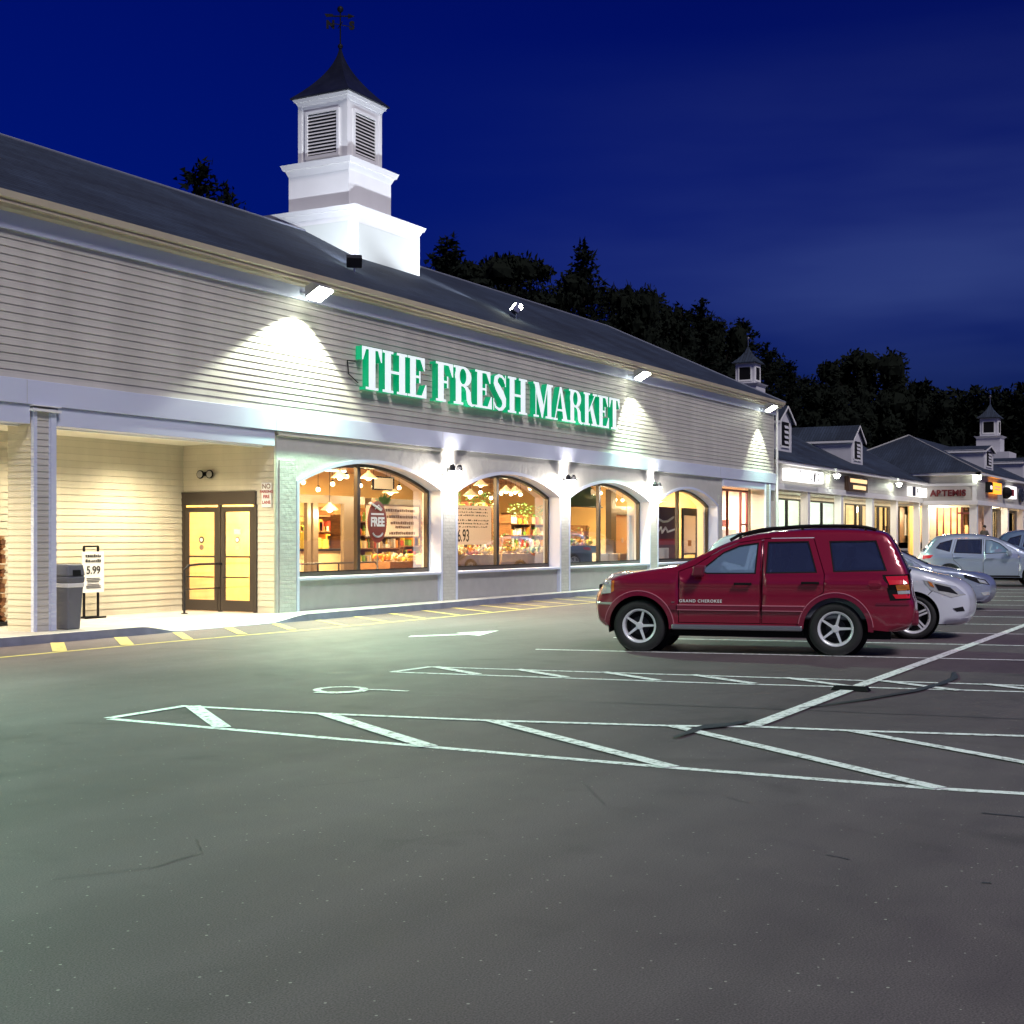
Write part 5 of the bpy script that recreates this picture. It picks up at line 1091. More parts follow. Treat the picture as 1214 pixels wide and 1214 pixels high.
# small pedestrian
def person(loc, rz):
    joints = {'pel': (0, 0, .92, .13), 'sp': (0, .0, 1.12, .13), 'ch': (0, 0, 1.34, .15), 'nk': (0, 0, 1.48, .055), 'hd': (0, .02, 1.60, .085), 'ht': (0, .01, 1.70, .075),
              'sl': (.17, 0, 1.41, .06), 'el': (.25, -.03, 1.15, .045), 'hl': (.24, .1, .93, .03), 'sr': (-.17, 0, 1.41, .06), 'er': (-.26, -.02, 1.14, .045), 'hr': (-.25, .1, .92, .03),
              'kl': (.1, .05, .5, .06), 'al': (.1, -.02, .09, .042), 'tl': (.11, .13, .05, .035), 'kr': (-.1, -.03, .5, .06), 'ar': (-.1, -.12, .1, .042), 'tr': (-.11, .03, .05, .035)}
    ks = list(joints); ed = [('pel', 'sp'), ('sp', 'ch'), ('ch', 'nk'), ('nk', 'hd'), ('hd', 'ht'), ('ch', 'sl'), ('sl', 'el'), ('el', 'hl'), ('ch', 'sr'), ('sr', 'er'), ('er', 'hr'), ('pel', 'kl'), ('kl', 'al'), ('al', 'tl'), ('pel', 'kr'), ('kr', 'ar'), ('ar', 'tr')]
    for s_ in ('l', 'r'):
        hx, hy, hz, _ = joints['h' + s_]; sg_ = 1 if s_ == 'l' else -1
        for j, (dx, dy, dz) in enumerate(((-.03, .03, -.08), (-.01, .02, -.10), (.01, .02, -.10), (.025, .02, -.085), (-.045, .045, -.04))):
            joints['f%s%d' % (s_, j)] = (hx + dx * sg_, hy + dy, hz + dz, .010); ks.append('f%s%d' % (s_, j)); ed.append(('h' + s_, 'f%s%d' % (s_, j)))
    me = bpy.data.meshes.new('person'); me.from_pydata([joints[k][:3] for k in ks], [(ks.index(a), ks.index(b_)) for a, b_ in ed], []); me.update()
    o = bpy.data.objects.new('person', me); C.objects.link(o)
    sk = o.modifiers.new('skin', 'SKIN'); me.skin_vertices or None
    for i, k in enumerate(ks): me.skin_vertices[0].data[i].radius = (joints[k][3], joints[k][3])
    me.skin_vertices[0].data[0].use_root = True
    sb = o.modifiers.new('sub', 'SUBSURF'); sb.levels = 2; sb.render_levels = 2
    bpy.context.view_layer.update(); m2 = bpy.data.meshes.new_from_object(o.evaluated_get(bpy.context.evaluated_depsgraph_get())); o.modifiers.clear(); o.data = m2
    m2.materials.clear()
    for mm in (mat('skin', (.45, .26, .18), .5), mat('grey_shirt', (.12, .11, .10), .8), mat('dark_trousers', (.03, .03, .05), .8), M['black']): m2.materials.append(mm)
    for p in m2.polygons:
        c_ = p.center; p.use_smooth = True
        p.material_index = 0 if c_.z > 1.46 else (3 if c_.z < .1 else (2 if c_.z < .95 and abs(c_.x) < .2 else (0 if c_.z < 1.0 else 1)))
    o.location = loc; o.rotation_euler.z = rz
    hb = MB().ball((0, -.01, 1.655), .098, 14, 10); hb.v = [v for v in hb.v]; h_ = bpy.data.objects.new('hair', None)
    bpy.data.objects.remove(h_); me2 = bpy.data.meshes.new('hair'); me2.from_pydata(hb.v, [], hb.f); ho = bpy.data.objects.new('hair', me2); C.objects.link(ho); me2.materials.append(M['black']); ho.parent = o
    return o
pe = person((76.5, 13.6, .5), R(70)); tag(pe, 'person in a dark grey top standing under the corner shop porch', 'person')

# ------------------------------------------------------------------ vehicles
def chaikin(P, n=1, keep=True):
    for _ in range(n):
        Q = [P[0]]
        for a, b_ in zip(P, P[1:]):
            Q += [(a[0] * .75 + b_[0] * .25, a[1] * .75 + b_[1] * .25), (a[0] * .25 + b_[0] * .75, a[1] * .25 + b_[1] * .75)]
        P = Q + [P[-1]]
    return P
def resample(P, s_):
    out = [P[0]]
    for a, b_ in zip(P, P[1:]):
        d = math.dist(a, b_); n = max(1, round(d / s_))
        for i in range(1, n + 1): out.append((a[0] + (b_[0] - a[0]) * i / n, a[1] + (b_[1] - a[1]) * i / n))
    return out
def inset(P, d):
    n = len(P); A = sum(P[i][0] * P[(i + 1) % n][1] - P[(i + 1) % n][0] * P[i][1] for i in range(n)); s_ = 1 if A > 0 else -1; out = []
    for i in range(n):
        a = Vector(P[i - 1]); b_ = Vector(P[i]); c_ = Vector(P[(i + 1) % n])
        d1 = (b_ - a).normalized(); d2 = (c_ - b_).normalized(); n1 = Vector((-d1.y, d1.x)) * s_; n2 = Vector((-d2.y, d2.x)) * s_
        m_ = (n1 + n2); m_ = m_ / max(.3, m_.length_squared) * 2 if m_.length > 1e-6 else n1
        out.append(tuple(b_ + m_ * d))
    return out
def car(name, label, S, group=None, cat='car'):
    root = thing(name, label, cat, (0, 0, 0), group)
    paint, W, L_ = S['paint'], S['W'], S['L']
    path = resample(chaikin(S['path'], 2), .07)
    belt, tum = S['belt'], S['tumble']; r0 = S.get('round', .07)
    xs_ = [p[0] for p in path]; x0c, x1c = min(xs_), max(xs_)
    def dist(x, z):
        m_ = 9
        for a, b_ in zip(path, path[1:]):
            dx, dz = b_[0] - a[0], b_[1] - a[1]; t = ((x - a[0]) * dx + (z - a[1]) * dz) / (dx * dx + dz * dz + 1e-12); t = max(0, min(1, t))
            m_ = min(m_, math.hypot(x - a[0] - dx * t, z - a[1] - dz * t))
        return m_
    def Y(x, z, d=None):
        y = W - .03 * ((z - .72) / .45) ** 2 if z < belt else W - .03 * ((belt - .72) / .45) ** 2 - tum * (z - belt)
        y += S.get('line', .018) * math.exp(-((z - (belt - .13)) / .04) ** 2)
        if x < x0c + S['nf']: y -= S['tf'] * ((x0c + S['nf'] - x) / S['nf']) ** 2.4
        if x > x1c - S['nr']: y -= S['tr'] * ((x - x1c + S['nr']) / S['nr']) ** 2.4
        if d is None: d = dist(x, z)
        if d < r0: y -= r0 * (1 - math.sqrt(max(0, 1 - (1 - d / r0) ** 2)))
        return y
    zb = S['sill']; outline = path + [(path[-1][0], zb)] * 0
    arches = [[(xw + S['ra'] * math.cos(R(a)), S['rw'] + S['ra'] * S.get('az', 1) * math.sin(R(a))) for a in range(0, 360, 9)] for xw in (S['xf'], S['xr'])]
    bot = resample([path[-1], (S['xr'] + .5, zb), (S['xf'] + .45, zb), path[0]], .1)[1:-1]
    poly = path + bot
    doors = [resample(d, .09) for d in S['doors']]; doors_in = [inset(d, .010) for d in doors]
    wins = [resample(w[0], .09) for w in S['windows']]; wins_in = wins
    pts = []
    xg = x0c
    while xg < x1c:
        zg = .2
        while zg < 1.9:
            if inpoly(xg, zg, poly) and dist(xg, zg) > .02: pts.append((xg + .011, zg + .007))
            zg += .055
        xg += .075
    for dd in (.012, .035): pts += [p for p in inset(poly, dd) if inpoly(*p, poly) and p[1] > zb + .1]
    V_, F_ = cdt([poly] + arches + doors + doors_in + wins, pts)
    bins = {'body': [], **{'d%d' % i: [] for i in range(len(doors))}, **{'w%d' % i: [] for i in range(len(wins))}}
    for f in F_:
        x = sum(V_[i].x for i in f) / 3; z = sum(V_[i].y for i in f) / 3
        if not inpoly(x, z, poly) or any(inpoly(x, z, A) for A in arches): continue
        hit = None
        for i, w in enumerate(wins):
            if inpoly(x, z, w): hit = 'w%d' % i
        if not hit:
            for i, d in enumerate(doors):
                if inpoly(x, z, d): hit = 'd%d' % i if inpoly(x, z, doors_in[i]) else 'gap'
        if hit == 'gap': continue
        bins[hit or 'body'].append(f)
    yc = [Y(v.x, v.y) for v in V_]
    def side_mb(F, sgn, off=0):
        used = sorted({i for f in F for i in f}); mp = {u: k for k, u in enumerate(used)}
        return [(V_[i].x, sgn * (yc[i] + off), V_[i].y) for i in used], [tuple(mp[i] for i in f) for f in F]
    def lip(vs, fs, depth, sgn):
        ed = {}
        for f in fs:
            for a, b_ in zip(f, f[1:] + f[:1]): ed.setdefault((min(a, b_), max(a, b_)), []).append(1)
        k = MB()
        for (a, b_), n in ed.items():
            if len(n) == 1:
                p, q = vs[a], vs[b_]; k.quad(p, q, (q[0], q[1] - sgn * depth, q[2]), (p[0], p[1] - sgn * depth, p[2]))
        return k
    body = MB(); lips = MB()
    for s_ in (-1, 1):
        v, f = side_mb(bins['body'], s_); body.add(v, f); l = lip(v, f, .03, s_); lips.add(l.v, l.f)
    # wrap-around strip
    n = len(path); NS = 14; rows_ = []
    for i, p in enumerate(path):
        a = path[max(0, i - 1)]; b_ = path[min(n - 1, i + 1)]; d = Vector((b_[0] - a[0], b_[1] - a[1])).normalized(); nn = Vector((-d.y, d.x))
        ye = Y(p[0], p[1], 0)
        cr_ = S['crown'] + (S['cf'] * max(0, 1 - (p[0] - x0c) / .5) if p[0] < x0c + .5 else 0) + (S['cr'] * max(0, 1 - (x1c - p[0]) / .4) if p[0] > x1c - .4 else 0)
        rows_.append([(p[0] + nn.x * cr_ * (1 - (j / NS * 2 - 1) ** 2), ye * (j / NS * 2 - 1), p[1] + nn.y * cr_ * (1 - (j / NS * 2 - 1) ** 2)) for j in range(NS + 1)])
    glass_ = {'windshield': MB(), 'rear_window': MB()}
    for i in range(n - 1):
        xm, zm = (path[i][0] + path[i + 1][0]) / 2, (path[i][1] + path[i + 1][1]) / 2
        for j in range(NS):
            tgt = body; sj = abs((j + .5) / NS * 2 - 1)
            if S['ws'][0] < xm < S['ws'][1] and sj < .93 and zm > 1: tgt = glass_['windshield']
            elif S['rg'][0] < xm < S['rg'][1] and sj < .85 and zm > belt - .02: tgt = glass_['rear_window']
            tgt.quad(rows_[i][j], rows_[i + 1][j], rows_[i + 1][j + 1], rows_[i][j + 1])
    me = bpy.data.meshes.new('body'); me.from_pydata(body.v, [], body.f); bm = bmesh.new(); bm.from_mesh(me)
    bmesh.ops.remove_doubles(bm, verts=bm.verts, dist=.0015); bmesh.ops.recalc_face_normals(bm, faces=bm.faces); bm.to_mesh(me); bm.free()
    bo = link('body', me, paint, root, True)
    lips.build('panel_edge', paint, bo)
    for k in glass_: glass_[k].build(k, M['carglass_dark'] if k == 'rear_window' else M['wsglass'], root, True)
    for i in range(len(doors)):
        for s_ in (-1, 1):
            v, f = side_mb(bins['d%d' % i], s_); k = MB().add(v, f); o = k.build('door', paint, root, True); l = lip(v, f, .025, s_); l.build('door_edge', paint, o)
            if S['handles'][i]:
                hx, hz = S['handles'][i]; hy = Y(hx, hz)
                k = MB().box(hx - .12, hx + .12, s_ * (hy + .035) - .012, s_ * (hy + .035) + .012, hz - .017, hz + .017)
                for e in (-.1, .1): k.box(hx + e - .015, hx + e + .015, min(s_ * hy, s_ * (hy + .03)), max(s_ * hy, s_ * (hy + .03)), hz - .012, hz + .012)
                k.build('handle', S.get('handle_mat', paint), o, bevel=.006)
    for i, w in enumerate(wins):
        for s_ in (-1, 1):
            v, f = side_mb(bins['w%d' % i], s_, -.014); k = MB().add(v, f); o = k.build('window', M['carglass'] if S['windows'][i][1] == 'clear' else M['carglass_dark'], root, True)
            fr_ = MB(); wi = inset(w, .018); 
            for q in range(len(w)):
                a, b_, c_, d_ = w[q], w[(q + 1) % len(w)], wi[(q + 1) % len(w)], wi[q]
                fr_.quad(*[(p[0], s_ * (Y(*p) - .004), p[1]) for p in (a, b_, c_, d_)])
            fr_.build('window_seal', M['black'], o)
    def patch(nm, P, m_, off=.012, par_=None, label=None, both=True, depth=.03):
        P2 = resample(P, .06); gp_ = []
        a0, a1, b0, b1 = min(p[0] for p in P), max(p[0] for p in P), min(p[1] for p in P), max(p[1] for p in P)
        x = a0 + .03
        while x < a1:
            z = b0 + .02
            while z < b1:
                if inpoly(x, z, P2): gp_.append((x, z))
                z += .04
            x += .05
        V2, F2 = cdt([P2], gp_); F2 = [f for f in F2 if inpoly(sum(V2[i].x for i in f) / 3, sum(V2[i].y for i in f) / 3, P2)]
        out = []
        for s_ in ((-1, 1) if both else (S['near'],)):
            vs = [(v.x, s_ * (Y(v.x, v.y) + off), v.y) for v in V2]; k = MB().add(vs, F2); l = lip(vs, F2, off + depth, s_); k.add(l.v, l.f); out.append(k.build(nm, m_, par_ or root))
        return out
    for nm, P, m_, off in S['patches']: patch(nm, P, m_, off)
    # lower underbody, wheel wells, cabin
    MB().box(x0c + .35, x1c - .3, -W + .28, W - .28, .22, .5).build('underbody', M['black'], root)
    for xw in (S['xf'], S['xr']):
        for s_ in (-1, 1):
            wl_ = MB(); wl_.lathe([(S['ra'] + .015, s_ * (W - .05)), (S['ra'] + .015, s_ * (W - .42)), (.05, s_ * (W - .42))], (xw, 0, S['rw']), 'y', 28)
            wl_.f = [f for f in wl_.f if max(wl_.v[i][2] for i in f) > .3]
            wl_.build('wheel_well', M['black'], root)
    cab = MB()
    cab.box(S['ws'][0] + .3, x1c - .35, -W + .14, W - .14, .48, .54)
    for s_ in (-1, 1): cab.box(S['ws'][0] + .3, x1c - .35, s_ * (W - .09) - .02, s_ * (W - .09) + .02, .5, belt - .08)
    for xx in S['seats']:
        for yy in (-.4, .4):
            cab.box(xx, xx + .5, yy - .24, yy + .24, .55, .8); cab.prism([(xx + .42, yy - .23, .75), (xx + .55, yy - .23, .75), (xx + .75, yy - .23, 1.3), (xx + .65, yy - .23, 1.32)], (0, .46, 0)); cab.box(xx + .68, xx + .78, yy - .12, yy + .12, 1.32, 1.47)
    cab.prism([(S['ws'][0] - .05, -W + .2, .9), (S['ws'][0] + .5, -W + .2, .7), (S['ws'][0] + .5, -W + .2, belt - .02), (S['ws'][0] + .1, -W + .2, belt - .02)], (0, 2 * W - .4, 0))
    cab.build('cabin', mat('cabin_trim', (.09, .10, .12), .7), root, bevel=.02)
    sw_ = MB(); c_ = Vector((S['ws'][0] + .68, S['drv'] * .4, belt - .06)); d = Vector((.85, 0, .5)).normalized(); u = Vector((0, 1, 0)); w = d.cross(u)
    sw_.tube([c_ + (u * math.cos(a) + w * math.sin(a)) * .18 for a in [2 * math.pi * i / 20 for i in range(21)]], .014, 6); sw_.cyl(c_ - d * .15, c_, .03, n=8); sw_.cyl(c_ - u * .17, c_ + u * .17, .018, n=6)
    sw_.build('steering_wheel', M['black'], root)
    # mirrors
    mx_, mz = S['mirror']
    for s_ in (-1, 1):
        y = Y(mx_, mz)
        k = MB(); k.prism([(mx_ - .10, s_ * (y + .05), mz - .07), (mx_ - .10, s_ * (y + .22), mz - .05), (mx_ - .07, s_ * (y + .24), mz + .09), (mx_ - .06, s_ * (y + .06), mz + .10)], (.15, 0, 0)); k.box(mx_ - .05, mx_ + .03, min(s_ * (y - .02), s_ * (y + .08)), max(s_ * (y - .02), s_ * (y + .08)), mz - .06, mz - .02)
        k.build('mirror', S.get('mirror_mat', paint), root, bevel=.025)
    # wheels
    for xw in (S['xf'], S['xr']):
        for s_ in (-1, 1):
            R_, rr_ = S['rw'], S['rim']; yo_ = s_ * (W - .04); wd = .22
            k = MB().lathe([(rr_ - .005, yo_ - s_ * .02), (rr_ + .02, yo_), (R_ - .05, yo_ + s_ * .005), (R_ - .012, yo_ - s_ * .015), (R_, yo_ - s_ * .04), (R_, yo_ - s_ * (wd - .04)), (R_ - .02, yo_ - s_ * wd), (rr_, yo_ - s_ * wd)], (xw, 0, R_), 'y', 40)
            wh = k.build('wheel', M['tyre'], root, True)
            k = MB().lathe([(rr_ + .003, yo_ - s_ * .004), (rr_ - .018, yo_ - s_ * .004), (rr_ - .03, yo_ - s_ * .03), (rr_ - .035, yo_ - s_ * .15)], (xw, 0, R_), 'y', 40); k.build('rim', M['alloy'], wh, True)
            MB().lathe([(.01, yo_ - s_ * .13), (rr_ - .03, yo_ - s_ * .14)], (xw, 0, R_), 'y', 30).build('hub_backing', M['black'], wh)
            MB().lathe([(.02, yo_ - s_ * .09), (.13, yo_ - s_ * .09), (.13, yo_ - s_ * .11)], (xw, 0, R_), 'y', 24).build('brake_disc', M['darkmetal'], wh)
            k = MB(); ns = S['spokes']
            for q in range(ns):
                a = 2 * math.pi * q / ns + S.get('sa', .3)
                for (e0_, e1_) in (((-.028, -.018), (.028, .018)),) if not S.get('split') else (((-.05, -.055), (-.012, -.015)), ((.012, .015), (.05, .055))):
                    ca_, sa_ = math.cos(a), math.sin(a)
                    def pt(r_, t_, yy): return (xw + r_ * ca_ - t_ * sa_, yy, R_ + r_ * sa_ + t_ * ca_)
                    ra_, rb_ = .03, rr_ - .012
                    ws_ = S.get('sw', 1)
                    P4 = [pt(ra_, e0_[0] * ws_, yo_ - s_ * .035), pt(rb_, e0_[1] * ws_, yo_ - s_ * .012), pt(rb_, e1_[1] * ws_, yo_ - s_ * .012), pt(ra_, e1_[0] * ws_, yo_ - s_ * .035)]
                    k.prism(P4, (0, -s_ * .03, 0))
            k.lathe([(0, yo_ - s_ * .02), (.045, yo_ - s_ * .022), (.055, yo_ - s_ * .05)], (xw, 0, R_), 'y', 20)
            k.build('spokes', M['alloy'], wh)
    if S.get('rails'):
        xa, xb, hz = S['rails']
        for s_ in (-1, 1):
            P = []; 
            for i in range(15):
                x = xa + (xb - xa) * i / 14; zt = max(p[1] for p in path if abs(p[0] - x) < .08); e = 1 - abs(i / 14 * 2 - 1) ** 8
                P.append((x, s_ * (Y(x, zt, 0) - .1), zt + .02 + hz * e))
            k = MB().tube(P, .022, 8)
            for i in (1, 7, 13): k.cyl((P[i][0], P[i][1], P[i][2] - hz - .03), P[i], .02, n=8)
            k.build('roof_rail', M['black'], root)
    S['Yf'] = Y; S['patch'] = patch
    return root

def paintm(name, col, metal=.3, rough=.32): return mat(name, col, rough, metal=metal, coat=1)
M['tyre'] = mat('tyre_rubber', (.018, .018, .019), .7, bump=.3, bump_scale=60)
M['alloy'] = mat('alloy', (.85, .86, .9), .3, metal=.3)
M['carglass'] = glass('car_glass', (.6, .72, .8), .3, painted_refl=((.42, .62, .92), .30))  # pale blue diffuse stands in for sky mirrored in the side windows
M['wsglass'] = glass('windshield_glass', (.22, .26, .30), .04)
M['carglass_dark'] = glass('privacy_glass', (.10, .12, .17), .35, painted_refl=((.16, .20, .42), .14))
M['headlamp'] = mat('headlamp_glass', (.75, .78, .78), .12, metal=.4, coat=1)
M['amber'] = mat('amber_lens', (.75, .22, .03), .2, coat=1)
M['redlens'] = mat('red_lens', (.55, .015, .03), .2, coat=1, emit=(.6, .01, .02), es=.15)
suvp = paintm('maroon_paint', (.26, .007, .034), .2, .3)
M['hl'] = mat('maroon_painted_highlight', (.62, .20, .27), .25, metal=.2)  # lighter maroon painted as highlight lines along rub strips and wheel flares
M['flare'] = paintm('maroon_flare', (.22, .007, .036), .2)
M['maroon_trim'] = mat('maroon_trim', (.17, .009, .032), .4, coat=.4)
def ring(xw, zw, r1, r2, a0, a1, az=1, ext=0):
    o_ = [(xw + r2 * math.cos(R(a)), zw + r2 * az * math.sin(R(a))) for a in range(a0, a1 + 1, 8)]; i_ = [(xw + r1 * math.cos(R(a)), zw + r1 * az * math.sin(R(a))) for a in range(a0, a1 + 1, 8)]
    return o_ + i_[::-1]
SUV = dict(line=.028, paint=suvp, W=.90, L=4.5, belt=1.10, tumble=.36, nf=.55, tf=.14, nr=.5, tr=.06, sill=.36, rw=.365, ra=.425, rim=.235, xf=.72, xr=3.39, round=.055, crown=.03, cf=.09, cr=.03,
    path=[(.30, .34), (.12, .42), (.09, .58), (.09, .74), (.14, .82), (.22, .98), (.40, 1.05), (.75, 1.12), (1.16, 1.18), (1.27, 1.20), (1.62, 1.375), (1.95, 1.53), (2.28, 1.635), (2.9, 1.70), (3.5, 1.705), (3.95, 1.68), (4.10, 1.62), (4.24, 1.32), (4.34, 1.08), (4.37, .80), (4.41, .70), (4.41, .52), (4.33, .38), (4.14, .34)],
    doors=[[(1.27, .42), (2.395, .42), (2.395, 1.12), (2.41, 1.58), (2.08, 1.53), (1.86, 1.445), (1.5, 1.22), (1.27, 1.13)], [(2.405, .42), (2.98, .42), (3.02, .62), (3.14, .78), (3.24, .86), (3.25, 1.1), (3.10, 1.60), (2.42, 1.59)]],
    handles=[(2.16, .965), (3.06, .985)], handle_mat=M['black'],
    windows=[([(1.56, 1.14), (1.66, 1.095), (2.33, 1.10), (2.36, 1.53), (2.10, 1.49), (1.88, 1.395)], 'clear'), ([(2.46, 1.105), (3.15, 1.12), (3.03, 1.55), (2.48, 1.54)], 'dark'), ([(3.36, 1.13), (4.06, 1.15), (3.92, 1.56), (3.30, 1.55)], 'dark')],
    ws=(1.24, 1.98), rg=(4.12, 4.42), seats=(1.95, 2.85), drv=-1, near=-1, mirror=(1.58, 1.12), mirror_mat=M['maroon_trim'], spokes=5, sa=1.3, sw=.72, rails=(1.95, 3.92, .035),
    patches=[('rub_strip', [(1.26, .60), (2.38, .60), (2.38, .67), (1.26, .67)], M['maroon_trim'], .03), ('rub_strip', [(2.42, .60), (2.96, .60), (2.99, .67), (2.42, .67)], M['maroon_trim'], .03), ('rub_strip', [(1.16, .60), (1.245, .60), (1.245, .67), (1.15, .67)], M['maroon_trim'], .03),
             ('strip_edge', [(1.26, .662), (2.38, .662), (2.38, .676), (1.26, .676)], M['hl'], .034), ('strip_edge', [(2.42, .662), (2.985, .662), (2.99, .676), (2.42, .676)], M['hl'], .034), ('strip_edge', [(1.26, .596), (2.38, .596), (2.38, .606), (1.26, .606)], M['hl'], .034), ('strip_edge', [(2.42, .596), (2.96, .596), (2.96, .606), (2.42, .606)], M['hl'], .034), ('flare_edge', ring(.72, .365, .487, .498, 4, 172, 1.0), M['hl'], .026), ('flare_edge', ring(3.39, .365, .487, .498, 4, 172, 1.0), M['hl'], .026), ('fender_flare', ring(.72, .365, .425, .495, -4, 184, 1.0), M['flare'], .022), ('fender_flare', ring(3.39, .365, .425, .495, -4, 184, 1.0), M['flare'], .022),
             ('headlight', [(.17, .80), (.20, .97), (.33, 1.0), (.32, .82)], M['headlamp'], .012), ('turn_signal', [(.325, .83), (.335, .99), (.375, 1.0), (.365, .85)], M['amber'], .013),
             ('taillight_housing', [(4.0, 1.10), (4.35, 1.11), (4.365, .77), (4.10, .76)], M['black'], .006), ('taillight', [(4.04, 1.08), (4.32, 1.09), (4.34, .98), (4.09, .97)], M['redlens'], .012), ('taillight_turn', [(4.17, .965), (4.34, .975), (4.35, .90), (4.19, .89)], M['amber'], .012), ('taillight_reverse', [(4.19, .885), (4.35, .895), (4.355, .85), (4.20, .845)], M['headlamp'], .012), ('taillight_lower', [(4.13, .84), (4.355, .845), (4.355, .79), (4.17, .785)], M['redlens'], .012),
             ('fuel_door', ell(3.90, .97, .085, .085, 18), suvp, .004), ('bumper_strip', [(.10, .66), (.40, .66), (.40, .69), (.10, .69)], M['steel'], .012), ('side_marker', [(1.18, .70), (1.22, .70), (1.22, .71), (1.18, .71)], M['steel'], .01),
             ('rear_bumper_line', [(3.92, .70), (4.34, .70), (4.34, .73), (3.92, .73)], M['maroon_trim'], .014)])
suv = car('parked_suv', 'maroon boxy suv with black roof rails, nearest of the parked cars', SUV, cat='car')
for s_ in (-1, 1):
    MB().box(1.18, 2.95, s_ * .87 - .06, s_ * .87 + .06, .33, .40).build('running_board', M['steel'], suv, bevel=.015)
    me = text_mesh('GRAND CHEROKEE', .058, .003, 1.2, .001); yy = SUV['Yf'](1.55, .72) + .006
    me.transform(Matrix.Translation((1.58, s_ * yy, .705)) @ (Matrix.Rotation(R(90), 4, 'X') if s_ < 0 else Matrix.Rotation(R(180), 4, 'Z') @ Matrix.Rotation(R(90), 4, 'X'))); link('badge_lettering', me, M['white'], suv)
MB().box(4.33, 4.47, -.7, .7, .42, .62).build('rear_bumper', M['maroon_trim'], suv, bevel=.03)
MB().box(.06, .12, -.42, .42, .76, .93).build('grille', M['darkmetal'], suv, bevel=.02)
MB().cyl((1.6, .0, .36), (4.2, .45, .32), .04).build('exhaust', M['darkmetal'], suv)
MB().tube([(4.36, 0, 1.12), (4.37, -.3, 1.16), (4.36, -.5, 1.14)], .012).build('rear_wiper', M['black'], suv)
def place(o, wx, wy, lx, ly, th, z=0):
    o.rotation_euler.z = th; c_, s_ = math.cos(th), math.sin(th)
    o.location = (wx - (lx * c_ - ly * s_), wy - (lx * s_ + ly * c_), z)
place(suv, 17.92, 7.82, .72, -.80, math.atan2(-2.57, .63))

whitep = paintm('white_paint_car', (.74, .78, .86), .1, .3); silverp = paintm('silver_paint', (.50, .57, .74), .6, .32); greyp = paintm('bluegrey_paint', (.14, .2, .34), .5)
def CUV(p, **k):
    d = dict(paint=p, W=.93, L=4.75, belt=1.05, tumble=.42, nf=.8, tf=.22, nr=.7, tr=.16, sill=.30, rw=.355, ra=.40, rim=.262, xf=.92, xr=3.56, round=.09, crown=.035, cf=.09, cr=.10,
    path=[(.42, .24), (.16, .28), (.06, .40), (.04, .58), (.08, .74), (.22, .87), (.56, 1.0), (1.0, 1.11), (1.24, 1.16), (1.6, 1.37), (2.0, 1.55), (2.4, 1.65), (2.9, 1.69), (3.5, 1.68), (3.85, 1.62), (4.04, 1.53), (4.22, 1.25), (4.36, 1.05), (4.42, .88), (4.46, .66), (4.42, .42), (4.3, .28), (4.1, .26)],
    doors=[[(1.42, .36), (2.5, .36), (2.52, 1.05), (2.47, 1.57), (2.2, 1.55), (1.95, 1.46), (1.5, 1.17), (1.38, .95)], [(2.51, .36), (3.1, .36), (3.18, .6), (3.3, .74), (3.42, .85), (3.48, 1.1), (3.35, 1.57), (2.48, 1.575)]],
    handles=[(2.3, .93), (3.28, .96)], windows=[([(1.62, 1.10), (2.46, 1.06), (2.42, 1.53), (2.22, 1.515), (1.98, 1.41)], 'clear'), ([(2.55, 1.06), (3.42, 1.09), (3.3, 1.53), (2.52, 1.54)], 'dark'), ([(3.54, 1.12), (3.98, 1.24), (3.84, 1.42), (3.44, 1.53)], 'dark')],
    ws=(1.2, 2.0), rg=(4.05, 4.33), seats=(2.0, 2.9), drv=-1, near=1, mirror=(1.72, 1.08), spokes=5, sa=.2, split=True, sw=.75,
    patches=[('headlight', [(.12, .70), (.28, .84), (.78, .94), (.66, .78), (.34, .66)], M['headlamp'], .006), ('headlight_inner', [(.24, .71), (.36, .82), (.60, .88), (.54, .77)], M['darkmetal'], .012), ('turn_signal', [(.60, .82), (.64, .89), (.70, .92), (.66, .84)], M['amber'], .014), ('foglight', [(.14, .45), (.17, .52), (.32, .49), (.26, .44)], M['darkmetal'], .008),
             ('taillight', [(4.05, 1.02), (4.36, 1.02), (4.40, .88), (4.15, .92)], M['redlens'], .008), ('fender_seam', [(.60, .79), (.69, .70), (.70, .705), (.61, .795)], M['black'], .002), ('sill_trim', [(1.38, .315), (3.1, .315), (3.1, .36), (1.38, .36)], M['darkmetal'], .012)])
    d.update(k); return d
wc = car('parked_crossover', 'white crossover parked nose out right behind the maroon suv', CUV(whitep), cat='car')
place(wc, 22.22, 5.03, .92, .80, math.atan2(.972, -.235))
